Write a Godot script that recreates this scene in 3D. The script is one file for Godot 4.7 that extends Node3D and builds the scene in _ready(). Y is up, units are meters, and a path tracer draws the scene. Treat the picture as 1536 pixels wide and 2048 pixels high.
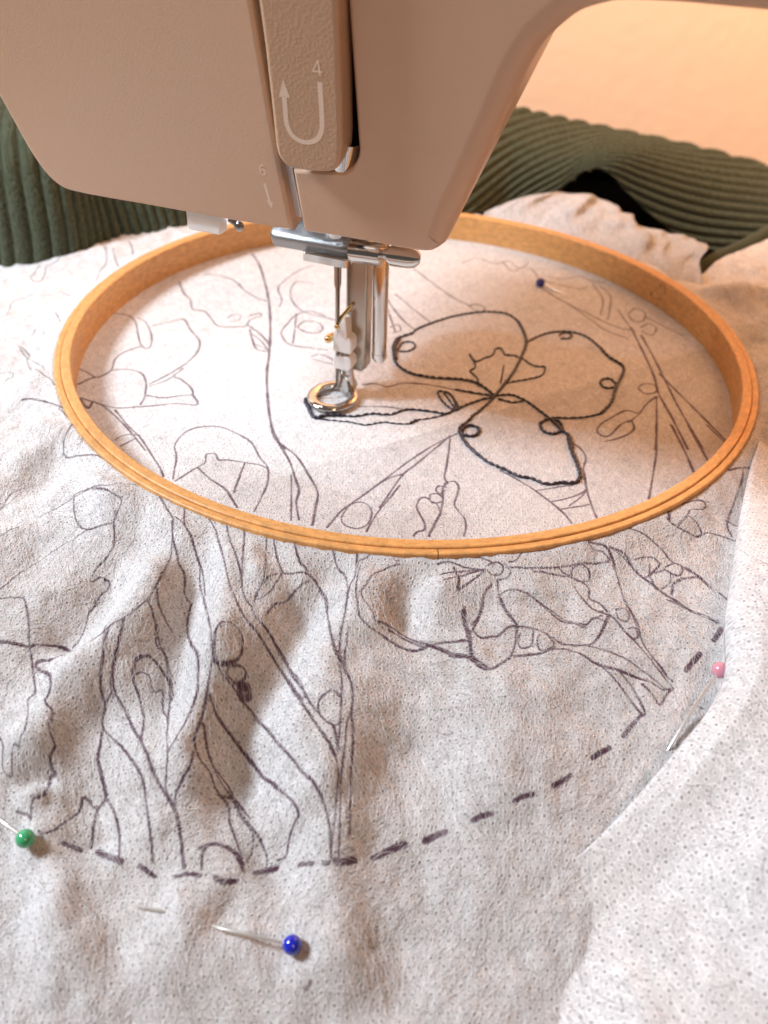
extends Node3D
# An embroidery hoop under a sewing machine needle, close up. All shapes are written in millimetres and built in metres (MM).
# World origin: the middle of the hoop's upper rim; y up; the machine has a frame of its own, turned 18.5 degrees, at the needle's hole.

const MM := 0.001
var rng := RandomNumberGenerator.new()

# ---------------------------------------------------------------- a mesh collector
class MB:
	var v := PackedVector3Array()
	var n := PackedVector3Array()
	var uv := PackedVector2Array()
	var uv2 := PackedVector2Array()
	var idx := PackedInt32Array()
	func add(p: Vector3, nn: Vector3, t := Vector2.ZERO, t2 := Vector2.ZERO) -> int:
		v.push_back(p * 0.001)
		n.push_back(nn)
		uv.push_back(t)
		uv2.push_back(t2)
		return v.size() - 1
	func tri(a: int, b: int, c: int) -> void:
		var g := (v[c] - v[a]).cross(v[b] - v[a])
		if g.dot(n[a] + n[b] + n[c]) < 0.0:
			idx.append_array([a, c, b])
		else:
			idx.append_array([a, b, c])
	func quad(a: int, b: int, c: int, d: int) -> void:
		tri(a, b, c)
		tri(a, c, d)
	func grid(first: int, rows: int, cols: int) -> void:
		for j in rows - 1:
			for i in cols - 1:
				var a := first + j * cols + i
				quad(a, a + 1, a + cols + 1, a + cols)
	func smooth_from(first: int, up: Vector3) -> void:   # normals of a grid from its own triangles
		for i in range(first, v.size()):
			n[i] = Vector3.ZERO
		for k in range(0, idx.size(), 3):
			if idx[k] < first:
				continue
			var g := (v[idx[k + 2]] - v[idx[k]]).cross(v[idx[k + 1]] - v[idx[k]])
			for q in 3:
				n[idx[k + q]] += g
		for i in range(first, v.size()):
			n[i] = n[i].normalized() if n[i].length() > 0.0 else up
	func mesh(m: Material) -> ArrayMesh:
		var a := []
		a.resize(Mesh.ARRAY_MAX)
		a[Mesh.ARRAY_VERTEX] = v
		a[Mesh.ARRAY_NORMAL] = n
		a[Mesh.ARRAY_TEX_UV] = uv
		a[Mesh.ARRAY_TEX_UV2] = uv2
		a[Mesh.ARRAY_INDEX] = idx
		var am := ArrayMesh.new()
		am.add_surface_from_arrays(Mesh.PRIMITIVE_TRIANGLES, a)
		am.surface_set_material(0, m)
		return am

# ---------------------------------------------------------------- nodes
var used := {}
func numbered(called: String) -> String:
	if not used.has(called):
		used[called] = 0
		return called
	used[called] += 1
	return "%s_%03d" % [called, used[called]]

func thing(called: String, label: String, category: String, at := Vector3.ZERO, group := "") -> Node3D:
	var o := Node3D.new()
	o.name = numbered(called)
	add_child(o, true)
	o.position = at
	o.set_meta("label", label)
	o.set_meta("category", category)
	if group:
		o.set_meta("group", group)
	return o

func obj(called: String, mesh: Mesh, parent: Node, m: Material = null) -> MeshInstance3D:
	var o := MeshInstance3D.new()
	o.name = called
	o.mesh = mesh
	if m:
		o.material_override = m
	parent.add_child(o, true)
	return o

# ---------------------------------------------------------------- shapes
func pts(a: Array) -> PackedVector2Array:
	var p := PackedVector2Array()
	for i in range(0, a.size(), 2):
		p.push_back(Vector2(a[i], a[i + 1]))
	return p

func ccw(p: PackedVector2Array) -> PackedVector2Array:
	var s := 0.0
	for i in p.size():
		s += p[i].cross(p[(i + 1) % p.size()])
	if s < 0.0:
		p.reverse()
	return p

func smooth_closed(p: PackedVector2Array, k: int) -> PackedVector2Array:
	var o := PackedVector2Array()
	var m := p.size()
	for i in m:
		for s in k:
			o.push_back(p[i].cubic_interpolate(p[(i + 1) % m], p[(i - 1 + m) % m], p[(i + 2) % m], float(s) / k))
	return o

func curve(p: PackedVector2Array, step: float) -> PackedVector2Array:   # an open smooth line through the points
	var o := PackedVector2Array()
	var m := p.size()
	for i in m - 1:
		var k := maxi(1, int(ceil(p[i].distance_to(p[i + 1]) / step)))
		for s in k:
			o.push_back(p[i].cubic_interpolate(p[i + 1], p[maxi(i - 1, 0)], p[mini(i + 2, m - 1)], float(s) / k))
	o.push_back(p[m - 1])
	return o

# an outline in x and y pulled out along z, its front edge rounded with radius r (r: one number, or a Callable(Vector2) -> float)
func slab(st: MB, outline: PackedVector2Array, back: float, front: float, r: Variant, back_cap := true) -> void:
	var p := ccw(outline)
	var m := p.size()
	var nor := PackedVector2Array()
	var rad := PackedFloat32Array()
	for i in m:
		var d0 := (p[i] - p[(i - 1 + m) % m]).normalized()
		var d1 := (p[(i + 1) % m] - p[i]).normalized()
		var b := (Vector2(d0.y, -d0.x) + Vector2(d1.y, -d1.x))
		b = b / maxf(0.8, b.length_squared() * 0.5) if b.length() > 0.01 else Vector2(d1.y, -d1.x)
		nor.push_back(b)
		rad.push_back((r as Callable).call(p[i]) if r is Callable else r)
	var rings := []
	var steps := 6
	for k in steps + 2:
		var ring := PackedInt32Array()
		var th := PI / 2 * clampf(float(k - 1) / steps, 0, 1)
		for i in m:
			var q := p[i] - nor[i] * rad[i] * (1.0 - cos(th))
			var z := back if k == 0 else front - rad[i] * (1.0 - sin(th))
			ring.push_back(st.add(Vector3(q.x, q.y, z), Vector3(nor[i].normalized().x * cos(th), nor[i].normalized().y * cos(th), sin(th)), q / 40.0))
		rings.push_back(ring)
	for k in steps + 1:
		for i in m:
			var j := (i + 1) % m
			st.quad(rings[k][i], rings[k][j], rings[k + 1][j], rings[k + 1][i])
	var cap := PackedVector2Array()
	var first := st.v.size()
	for i in m:
		var w := st.v[rings[steps + 1][i]] * 1000.0
		cap.push_back(Vector2(w.x, w.y))
		st.add(w, Vector3(0, 0, 1), Vector2(w.x, w.y) / 40.0)
	var t := Geometry2D.triangulate_polygon(cap)
	if t.is_empty():
		print("a cap could not be filled, corners: ", m)
	for i in range(0, t.size(), 3):
		st.tri(first + t[i], first + t[i + 1], first + t[i + 2])
	if back_cap:
		first = st.v.size()
		for i in m:
			st.add(Vector3(p[i].x, p[i].y, back), Vector3(0, 0, -1))
		t = Geometry2D.triangulate_polygon(p)
		for i in range(0, t.size(), 3):
			st.tri(first + t[i], first + t[i + 1], first + t[i + 2])

func round_rect(x0: float, y0: float, x1: float, y1: float, r: float, k := 6) -> PackedVector2Array:
	var o := PackedVector2Array()
	for c in [[x1 - r, y1 - r, 0], [x0 + r, y1 - r, 1], [x0 + r, y0 + r, 2], [x1 - r, y0 + r, 3]]:
		for i in k + 1:
			var a: float = PI / 2 * (c[2] + float(i) / k)
			o.push_back(Vector2(c[0] + r * cos(a), c[1] + r * sin(a)))
	return o

# a profile of (radius, height) turned about y; sharp corners are doubled points
func lathe(st: MB, prof: PackedVector2Array, seg: int, from := 0.0, to := TAU, closed := false) -> void:
	var m := prof.size()
	var last := m if closed else m - 1
	for e in last:
		var a := prof[e]
		var b := prof[(e + 1) % m]
		if a.is_equal_approx(b):
			continue
		var d := (b - a).normalized()
		var na := d
		var nb := d
		var pv := prof[(e - 1 + m) % m] if (closed or e > 0) else a
		var nx := prof[(e + 2) % m] if (closed or e + 2 < m) else b
		if not pv.is_equal_approx(a) and (a - pv).normalized().dot(d) > 0.6:
			na = ((a - pv).normalized() + d).normalized()
		if not nx.is_equal_approx(b) and (nx - b).normalized().dot(d) > 0.6:
			nb = ((nx - b).normalized() + d).normalized()
		var first := st.v.size()
		for i in seg + 1:
			var th := lerpf(from, to, float(i) / seg)
			var c := Vector3(cos(th), 0, sin(th))
			st.add(c * a.x + Vector3(0, a.y, 0), (c * na.y - Vector3(0, na.x, 0)), Vector2(th * 100.0 / 60.0, (a.y + a.x) / 30.0))
			st.add(c * b.x + Vector3(0, b.y, 0), (c * nb.y - Vector3(0, nb.x, 0)), Vector2(th * 100.0 / 60.0, (b.y + b.x) / 30.0))
		for i in seg:
			var q := first + i * 2
			st.quad(q, q + 2, q + 3, q + 1)

func tube(st: MB, path: PackedVector3Array, radius: PackedFloat32Array, sides := 10) -> void:
	var m := path.size()
	var side := Vector3.UP
	var first := st.v.size()
	var run := 0.0
	for i in m:
		var d := (path[mini(i + 1, m - 1)] - path[maxi(i - 1, 0)]).normalized()
		if absf(d.dot(side)) > 0.95:
			side = d.cross(Vector3.RIGHT).normalized()
		var a := (side - d * d.dot(side)).normalized()
		side = a
		var b := d.cross(a)
		if i > 0:
			run += path[i].distance_to(path[i - 1])
		for k in sides + 1:
			var th := TAU * k / sides
			var o := a * cos(th) + b * sin(th)
			st.add(path[i] + o * radius[i], o, Vector2(run / 20.0, float(k) / sides))
	st.grid(first, m, sides + 1)
	for e in 2:
		var i := 0 if e == 0 else m - 1
		var d := (path[mini(i + 1, m - 1)] - path[maxi(i - 1, 0)]).normalized() * (-1.0 if e == 0 else 1.0)
		var c := st.add(path[i], d)
		var ring := st.v.size()
		for k in sides + 1:
			st.add(st.v[first + i * (sides + 1) + k] * 1000.0, d)
		for k in sides:
			st.tri(c, ring + k, ring + k + 1)

func rod(st: MB, a: Vector3, b: Vector3, r0: float, r1: float, sides := 16) -> void:
	tube(st, PackedVector3Array([a, b]), PackedFloat32Array([r0, r1]), sides)

func ball(st: MB, c: Vector3, r: float, squash := Vector3.ONE) -> void:
	var first := st.v.size()
	for j in 17:
		for i in 25:
			var th := PI * j / 16.0
			var ph := TAU * i / 24.0
			var d := Vector3(sin(th) * cos(ph), cos(th), sin(th) * sin(ph))
			st.add(c + d * squash * r, (d / squash).normalized(), Vector2(i / 24.0, j / 16.0))
	st.grid(first, 17, 25)

func block(st: MB, lo: Vector3, hi: Vector3) -> void:
	for ax in 3:
		for s in [0, 1]:
			var nn := Vector3.ZERO
			nn[ax] = 1.0 if s else -1.0
			var q := []
			for k in 4:
				var p := Vector3.ZERO
				p[ax] = hi[ax] if s else lo[ax]
				p[(ax + 1) % 3] = hi[(ax + 1) % 3] if k in [1, 2] else lo[(ax + 1) % 3]
				p[(ax + 2) % 3] = hi[(ax + 2) % 3] if k in [2, 3] else lo[(ax + 2) % 3]
				q.push_back(st.add(p, nn, Vector2(p[(ax + 1) % 3], p[(ax + 2) % 3]) / 40.0))
			st.quad(q[0], q[1], q[2], q[3])

# ---------------------------------------------------------------- materials
func mat(c: Color, rough := 0.6, metal := 0.0) -> StandardMaterial3D:   # c: a linear, real-world base colour
	var m := StandardMaterial3D.new()
	m.albedo_color = c.linear_to_srgb()
	m.roughness = rough
	m.metallic = metal
	m.cull_mode = BaseMaterial3D.CULL_DISABLED
	return m

func noise_tex(freq: float, size: int, sd: int, ramp: Gradient = null, oct := 4) -> NoiseTexture2D:
	var f := FastNoiseLite.new()
	f.seed = sd
	f.frequency = freq
	f.fractal_octaves = oct
	var t := NoiseTexture2D.new()
	t.width = size
	t.height = size
	t.seamless = true
	t.noise = f
	if ramp:
		t.color_ramp = ramp
	return t

func ramp2(a: Color, b: Color) -> Gradient:
	var g := Gradient.new()
	g.set_color(0, a)
	g.set_color(1, b)
	return g

func grain(m: StandardMaterial3D, tex: Texture2D, depth_cm: float, scale: float) -> void:   # fine relief laid on in the object's own axes
	m.uv1_triplanar = true
	m.uv1_scale = Vector3.ONE * scale
	m.heightmap_enabled = true
	m.heightmap_texture = tex
	m.heightmap_scale = depth_cm

# ---------------------------------------------------------------- the stabilizer: fibres, embossed dots
const TILE := 1024
const TILE_MM := 60.0
func fibre_textures() -> Array:
	var h := PackedFloat32Array()   # lie of the fibres, about 0..1
	h.resize(TILE * TILE)
	h.fill(0.5)
	var k := TILE / TILE_MM
	for s in 15000:
		var x := rng.randf() * TILE
		var y := rng.randf() * TILE
		var a := PI / 2 + rng.randfn(0.0, 0.55) if s % 3 else rng.randf() * TAU
		var bend := rng.randfn(0.0, 0.02)
		var amp := rng.randf_range(0.05, 0.22) * (1.0 if rng.randf() < 0.56 else -1.0)
		var steps := int(rng.randf_range(1.2, 4.5) * k)
		for i in steps:
			x += cos(a)
			y += sin(a)
			a += bend
			var q := posmod(int(y), TILE) * TILE + posmod(int(x), TILE)
			h[q] += amp
	for s in 9000:   # strands of several fibres lying together
		var x := rng.randf() * TILE
		var y := rng.randf() * TILE
		var a := PI / 2 + rng.randfn(0.0, 0.7) if s % 3 else rng.randf() * TAU
		var bend := rng.randfn(0.0, 0.012)
		var amp := rng.randf_range(0.06, 0.2) * (1.0 if rng.randf() < 0.5 else -1.0)
		var wide := rng.randi_range(2, 4)
		for i in int(rng.randf_range(1.5, 4.0) * k):
			x += cos(a)
			y += sin(a)
			a += bend
			for w in wide:
				var q := posmod(int(y + cos(a) * w), TILE) * TILE + posmod(int(x - sin(a) * w), TILE)
				h[q] += amp
	# dots: pressed points in staggered rows, each a small pit with a raised lip
	var nx := 43
	var ny := 46
	for j in ny:
		for i in nx:
			var cx := (i + (0.5 if j % 2 else 0.0) + rng.randfn(0, 0.045)) * TILE / nx
			var cy := (j + rng.randfn(0, 0.045)) * TILE / float(ny)
			var ra := rng.randf_range(4.2, 5.2)
			var deep := rng.randf_range(0.5, 0.95)
			for dy in range(-10, 11):
				for dx in range(-10, 11):
					var d := Vector2(cx - floorf(cx) - dx, cy - floorf(cy) - dy).length() / ra
					if d > 1.9:
						continue
					var q := posmod(int(cy) + dy, TILE) * TILE + posmod(int(cx) + dx, TILE)
					h[q] += deep * (-0.8 * exp(-d * d * 1.9) + 0.42 * exp(-pow((d - 1.25) / 0.3, 2)))
	var alb := PackedByteArray()
	var hei := PackedByteArray()
	alb.resize(TILE * TILE * 3)
	hei.resize(TILE * TILE)
	for q in TILE * TILE:
		var x := clampf(h[q], -0.4, 1.5)
		hei[q] = int(clampf((x + 0.4) / 1.9, 0, 1) * 255)
		var c := clampf(0.70 + 0.32 * x, 0.36, 0.99)
		alb[q * 3] = int(255 * c)
		alb[q * 3 + 1] = int(255 * c * 0.99)
		alb[q * 3 + 2] = int(255 * c * 0.985)
	return [ImageTexture.create_from_image(Image.create_from_data(TILE, TILE, false, Image.FORMAT_RGB8, alb)), ImageTexture.create_from_image(Image.create_from_data(TILE, TILE, false, Image.FORMAT_L8, hei))]

# ---------------------------------------------------------------- the drawing inked on the cloth, in cloth millimetres
const INK_SIDE := 2048
const CLOTH_X := -190.0
const CLOTH_Z := -125.0
const CLOTH_MM := 340.0
var ink_a := PackedFloat32Array()
func pen(width: float, a: Array, strength: float) -> void:
	var k := INK_SIDE / CLOTH_MM
	var line := curve(pts(a), 0.14)
	var drift := rng.randf() * 100.0
	for i in line.size():
		var p := (line[i] - Vector2(CLOTH_X, CLOTH_Z)) * k
		p += Vector2(rng.randfn(), rng.randfn()) * 0.28
		var press := 0.88 + 0.12 * sin(i * 0.11 + drift) + rng.randfn(0, 0.07)
		var r := width * 0.5 * k * (0.92 + 0.14 * sin(i * 0.05 + drift * 3.0)) * rng.randf_range(0.75, 1.1)
		var e := int(ceil(r + 1.0))
		for dy in range(-e, e + 1):
			for dx in range(-e, e + 1):
				var x := int(p.x) + dx
				var y := int(p.y) + dy
				if x < 0 or y < 0 or x >= INK_SIDE or y >= INK_SIDE:
					continue
				var d := Vector2(x + 0.5 - p.x, y + 0.5 - p.y).length()
				var al := clampf((r - d) / 0.9 + 0.5, 0, 1) * strength * clampf(press, 0.3, 1.0)
				var q := y * INK_SIDE + x
				if al > ink_a[q]:
					ink_a[q] = al

func ink(width: float, a: Array) -> void:
	pen(width * 0.84, a, 0.92)

func faint(width: float, a: Array) -> void:
	pen(width * 1.28, a, 0.86)

func ink_texture() -> ImageTexture:
	var b := PackedByteArray()
	b.resize(INK_SIDE * INK_SIDE * 4)
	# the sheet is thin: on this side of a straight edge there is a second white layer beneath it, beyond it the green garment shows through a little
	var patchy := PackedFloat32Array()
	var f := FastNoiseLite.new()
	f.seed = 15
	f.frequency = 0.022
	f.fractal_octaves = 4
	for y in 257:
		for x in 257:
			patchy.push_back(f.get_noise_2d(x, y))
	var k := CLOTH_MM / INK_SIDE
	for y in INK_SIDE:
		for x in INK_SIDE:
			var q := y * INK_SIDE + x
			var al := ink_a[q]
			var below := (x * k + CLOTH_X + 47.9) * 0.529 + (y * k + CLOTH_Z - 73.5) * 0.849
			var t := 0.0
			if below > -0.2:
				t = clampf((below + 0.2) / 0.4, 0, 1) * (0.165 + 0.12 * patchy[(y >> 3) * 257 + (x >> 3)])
			var w := t * (1.0 - al)
			var whole := al + w
			if whole <= 0.0:
				continue
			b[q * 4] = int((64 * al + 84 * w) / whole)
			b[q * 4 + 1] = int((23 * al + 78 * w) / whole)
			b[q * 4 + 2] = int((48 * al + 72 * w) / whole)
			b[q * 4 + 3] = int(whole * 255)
	return ImageTexture.create_from_image(Image.create_from_data(INK_SIDE, INK_SIDE, false, Image.FORMAT_RGBA8, b))

# ---------------------------------------------------------------- the lie of the cloth
const NX := 341
const NZ := 331
var hx := PackedFloat32Array()
var hz := PackedFloat32Array()
var hy := PackedFloat32Array()
var folds := PackedFloat32Array()

func lerp_table(t: Array, x: float) -> float:
	if x <= t[0]:
		return t[1]
	for i in range(2, t.size(), 2):
		if x <= t[i]:
			return lerpf(t[i - 1], t[i + 1], (x - t[i - 2]) / (t[i] - t[i - 2]))
	return t[t.size() - 1]

func sst(a: float, b: float, x: float) -> float:
	return smoothstep(a, b, x)

func lie(x: float, z: float) -> float:
	var r := Vector2(x, z).length()
	var o := -3.5 - 30 * sst(98, 205, z) - 5 * sst(100, 150, -x) * (1 - sst(60, 120, z))
	o -= 2 * sst(100, 112, r) * (1 - sst(100, 160, z))
	var th := atan2(z, x)
	o += exp(-maxf(r - 100, 0) / 9) * (0.16 * sin(th * 23 + 3 * sin(th * 5)) + 0.06 * sin(th * 97 + 3 * sin(th * 11)))
	o += 2.3 * exp(-absf(r - 99.5) / 7)
	return lerpf(-9.5, o, clampf((r - 95.8) / 3.4, 0, 1))

func nearest_on(p: PackedVector2Array, x: float, z: float) -> Vector3:   # (distance, side, place along)
	var best := Vector3(1e9, 0, 0)
	for i in p.size() - 1:
		var a := p[i]
		var d := p[i + 1] - a
		var q := Vector2(x, z) - a
		var t := clampf(q.dot(d) / d.length_squared(), 0, 1)
		var l := (q - d * t).length()
		if l < best.x:
			best = Vector3(l, signf(d.cross(q)), i + t)
	return best

func ridge(amp: float, width: float, a: Array) -> void:
	var p := pts(a)
	var box := Rect2(p[0], Vector2.ZERO)
	for q in p:
		box = box.expand(q)
	box = box.grow(width * 2.6)
	for i in range(maxi(0, int(box.position.x - CLOTH_X)), mini(NX, int(box.end.x - CLOTH_X) + 2)):
		for j in NZ:
			var k := j * NX + i
			if hz[k] < box.position.y or hz[k] > box.end.y:
				continue
			var d := nearest_on(p, hx[k], hz[k])
			if d.x > width * 2.6:
				continue
			var e := minf(1.0, minf(d.z, p.size() - 1 - d.z) / 0.7 + 0.25)
			folds[k] += amp * e * exp(-pow(d.x / width, 2))

# ---------------------------------------------------------------- corduroy
func ribs(phase: float) -> float:   # height of the wale, 0..1
	return sqrt(absf(cos(phase * PI)))

func corduroy(st: MB, rows: int, cols: int, shape: Callable, phase: Callable, depth: float) -> void:
	var p := []
	for j in rows:
		for i in cols:
			p.push_back(shape.call(float(i) / (cols - 1), float(j) / (rows - 1)))
	var first := st.v.size()
	for j in rows:
		for i in cols:
			var a: Vector3 = p[j * cols + mini(i + 1, cols - 1)] - p[j * cols + maxi(i - 1, 0)]
			var b: Vector3 = p[mini(j + 1, rows - 1) * cols + i] - p[maxi(j - 1, 0) * cols + i]
			var nn := a.cross(b).normalized()
			if nn.y < 0 and nn.z < 0.2:
				nn = -nn
			if nn.z < 0 and nn.y < 0.2:
				nn = -nn
			var ph: float = phase.call(float(i) / (cols - 1), float(j) / (rows - 1))
			var q: Vector3 = p[j * cols + i] + nn * (depth * ribs(ph) + rng.randfn(0, 0.06))
			st.add(q, nn, Vector2(q.x + q.y * 0.4, q.z + q.y) / 30.0)
	st.grid(first, rows, cols)
	st.smooth_from(first, Vector3.UP)

# ================================================================ the scene
func _ready() -> void:
	rng.seed = 20
	# camera, air and light
	var cam := Camera3D.new()
	cam.name = "camera"
	add_child(cam)
	cam.position = Vector3(-4.3, 121.7, 237.5) * MM
	cam.rotation_order = EULER_ORDER_YXZ
	cam.rotation = Vector3(deg_to_rad(-38.87), 0, deg_to_rad(2.76))
	var lens := CameraAttributesPhysical.new()
	lens.frustum_focal_length = 20.787
	lens.frustum_focus_distance = 0.19
	lens.exposure_aperture = 11.0
	lens.frustum_near = 0.01
	lens.frustum_far = 20.0
	cam.attributes = lens
	cam.fov = 59.99
	cam.near = 0.01
	cam.far = 20.0
	cam.current = true
	var we := WorldEnvironment.new()
	we.name = "air"
	var env := Environment.new()
	env.background_mode = Environment.BG_COLOR
	env.background_color = Color(0.10, 0.088, 0.08).linear_to_srgb()
	env.tonemap_mode = Environment.TONE_MAPPER_LINEAR
	env.tonemap_exposure = 0.97
	env.sdfgi_enabled = true
	env.ssao_enabled = true
	env.ssil_enabled = true
	we.environment = env
	add_child(we)
	lamp_panel("window_light", Vector3(-0.62, 0.56, 0.075), Vector3(-0.02, 0, 0.13), Vector2(0.20, 0.20), Color(0.915, 0.955, 1.0), 1.2)
	lamp_panel("floor_lamp_light", Vector3(0.16, 0.42, 0.50), Vector3(0.0, 0.07, 0.05), Vector2(0.12, 0.12), Color(1.0, 0.77, 0.58), 0.085)
	lamp_panel("wall_lamp_light", Vector3(0.26, 0.42, -0.03), Vector3(0.26, 0.42, -0.3), Vector2(0.4, 0.2), Color(1.0, 0.76, 0.53), 0.74)

	# materials
	var fib := fibre_textures()
	ink_a.resize(INK_SIDE * INK_SIDE)
	draw_lines()
	var cloth_m := mat(Color(0.86, 0.85, 0.845), 0.95)
	cloth_m.albedo_texture = fib[0]
	cloth_m.heightmap_enabled = true
	cloth_m.heightmap_texture = fib[1]
	cloth_m.heightmap_scale = 0.03
	cloth_m.metallic_specular = 0.2
	cloth_m.rim_enabled = true
	cloth_m.rim = 0.3
	var bare_m: StandardMaterial3D = cloth_m.duplicate()
	bare_m.heightmap_scale = 0.018
	bare_m.backlight_enabled = true
	bare_m.backlight = Color(0.3, 0.3, 0.3)
	cloth_m.detail_enabled = true
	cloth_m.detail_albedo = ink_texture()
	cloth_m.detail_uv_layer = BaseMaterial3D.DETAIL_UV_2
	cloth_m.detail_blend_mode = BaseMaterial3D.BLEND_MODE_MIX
	var pebble := noise_tex(0.09, 256, 3)
	var body_m := mat(Color(0.62, 0.415, 0.285), 0.33)
	grain(body_m, pebble, 0.0021, 60.0)
	var cover_m := mat(Color(0.52, 0.33, 0.205), 0.34)
	grain(cover_m, pebble, 0.007, 50.0)
	var print_m := mat(Color(0.80, 0.64, 0.52), 0.6)
	var dark_m := mat(Color(0.012, 0.011, 0.010), 0.7)
	var chrome_m := mat(Color(0.66, 0.64, 0.61), 0.09, 1.0)
	var worn_m := mat(Color(0.34, 0.34, 0.34), 0.3, 1.0)
	grain(worn_m, noise_tex(0.06, 256, 8), 0.012, 160.0)
	var steel_m := mat(Color(0.43, 0.375, 0.31), 0.24, 1.0)
	var brass_m := mat(Color(0.80, 0.58, 0.26), 0.2, 1.0)
	var nylon_m := mat(Color(0.93, 0.93, 0.92), 0.3)
	var wood_m := wood()
	var cord_m := mat(Color(0.110, 0.120, 0.078), 1.0)
	cord_m.metallic_specular = 0.1
	cord_m.rim_enabled = true
	cord_m.rim = 0.5
	cord_m.rim_tint = 0.6
	cord_m.albedo_texture = noise_tex(0.11, 256, 5, ramp2(Color(0.62, 0.63, 0.60), Color(1, 1, 1)))
	cord_m.heightmap_enabled = true
	cord_m.heightmap_texture = noise_tex(0.12, 256, 6)
	cord_m.heightmap_scale = 0.05
	var thread_m := mat(Color(0.014, 0.012, 0.024), 0.42)
	thread_m.rim_enabled = true
	thread_m.rim = 0.25

	setting()
	make_machine(body_m, cover_m, print_m, dark_m, chrome_m, worn_m, steel_m, brass_m, nylon_m, fib)
	make_cloth(cloth_m, bare_m, thread_m)
	make_hoop(wood_m, dark_m)
	make_garment(cord_m, dark_m)
	pin("pearl_headed_pin", "pin with bright blue ball head lying on the cloth at the bottom", Color(0.012, 0.022, 0.42), Vector3(-15.7, -22.8, 170.4), [Vector3(-21.8, -22.6, 169.4), Vector3(-27.5, -22.7, 168.4), Vector3(-29.7, -24.0, 167.2), Vector3(-35.9, -23.0, 166.4), Vector3(-37.7, -22.2, 166.2), Vector3(-43.1, -22.8, 165.0)])
	pin("pearl_headed_pin", "pin with green ball head at the left edge of the cloth", Color(0.05, 0.36, 0.15), Vector3(-62.2, -17.6, 157.2), [Vector3(-66.2, -19.4, 154.3), Vector3(-68.4, -19.3, 153.0), Vector3(-74.9, -19.0, 149.6)])
	pin("pearl_headed_pin", "pin with pink ball head half hidden by the raised cloth on the right", Color(0.62, 0.25, 0.31), Vector3(61.3, -5.7, 122.6), [Vector3(55.4, -8.2, 129.5), Vector3(50.4, -11.4, 136.0), Vector3(49.2, -14.2, 137.0)])
	pin("pearl_headed_pin", "pin with dark blue ball head inside the hoop near its far rim", Color(0.010, 0.014, 0.20), Vector3(46.4, -8.2, -55.3), [Vector3(52, -9.2, -51.5), Vector3(58, -10.2, -47.3)])

func lamp_panel(called: String, at: Vector3, towards: Vector3, size: Vector2, c: Color, energy: float) -> void:
	var l := AreaLight3D.new()
	l.name = called
	l.area_size = size
	l.light_color = c
	l.light_energy = energy
	l.shadow_enabled = true
	add_child(l)
	l.look_at_from_position(at, towards, Vector3.UP)

func setting() -> void:
	var wall_m := mat(Color(0.80, 0.64, 0.50), 0.9)
	grain(wall_m, noise_tex(0.05, 256, 12), 0.02, 6.0)
	var st := MB.new()
	block(st, Vector3(-1300, -78, -380), Vector3(1300, 1500, -300))
	obj("wall", st.mesh(wall_m), self).set_meta("kind", "structure")
	var table_m := mat(Color(0.30, 0.20, 0.12), 0.5)
	st = MB.new()
	block(st, Vector3(-900, -110, -299), Vector3(900, -78, 480))
	obj("table_top", st.mesh(table_m), self).set_meta("kind", "structure")

func wood() -> StandardMaterial3D:
	var w := 1024
	var h := 128
	var im := Image.create_empty(w, h, false, Image.FORMAT_RGB8)
	var he := Image.create_empty(w, h, false, Image.FORMAT_L8)
	var f := FastNoiseLite.new()
	f.frequency = 0.02
	f.seed = 4
	for y in h:
		for x in w:
			var a := f.get_noise_3d(cos(TAU * x / w) * 130.0, sin(TAU * x / w) * 130.0, y * 9.0)
			var b := f.get_noise_3d(cos(TAU * x / w) * 420.0, sin(TAU * x / w) * 420.0, y * 26.0 + 900.0)
			var fleck := lerpf(1.0, 0.86, smoothstep(0.2, 0.5, b))
			var t := 0.92 + 0.14 * a + 0.11 * b
			im.set_pixel(x, y, Color(0.885 * t, 0.655 * t * lerpf(1, fleck, 0.6), 0.395 * t * fleck))
			he.set_pixel(x, y, Color.WHITE * clampf(0.5 + 0.5 * b, 0, 1))
	var m := StandardMaterial3D.new()
	m.albedo_texture = ImageTexture.create_from_image(im)
	m.roughness = 0.42
	m.heightmap_enabled = true
	m.heightmap_texture = ImageTexture.create_from_image(he)
	m.heightmap_scale = 0.008
	m.cull_mode = BaseMaterial3D.CULL_DISABLED
	return m

func ring_profile(r0: float, r1: float, y0: float, y1: float, f: float) -> PackedVector2Array:   # a cross-section with rounded upper edges
	var p := PackedVector2Array([Vector2(r0, y0), Vector2(r0, y0), Vector2(r0, y1 - f)])
	for i in range(1, 7):
		var a := PI / 2 * i / 6.0
		p.push_back(Vector2(r0 + f - f * cos(a), y1 - f + f * sin(a)))
	for i in range(0, 7):
		var a := PI / 2 * i / 6.0
		p.push_back(Vector2(r1 - f + f * sin(a), y1 - f + f * cos(a)))
	p.append_array([Vector2(r1, y0), Vector2(r1, y0)])
	return p

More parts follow.
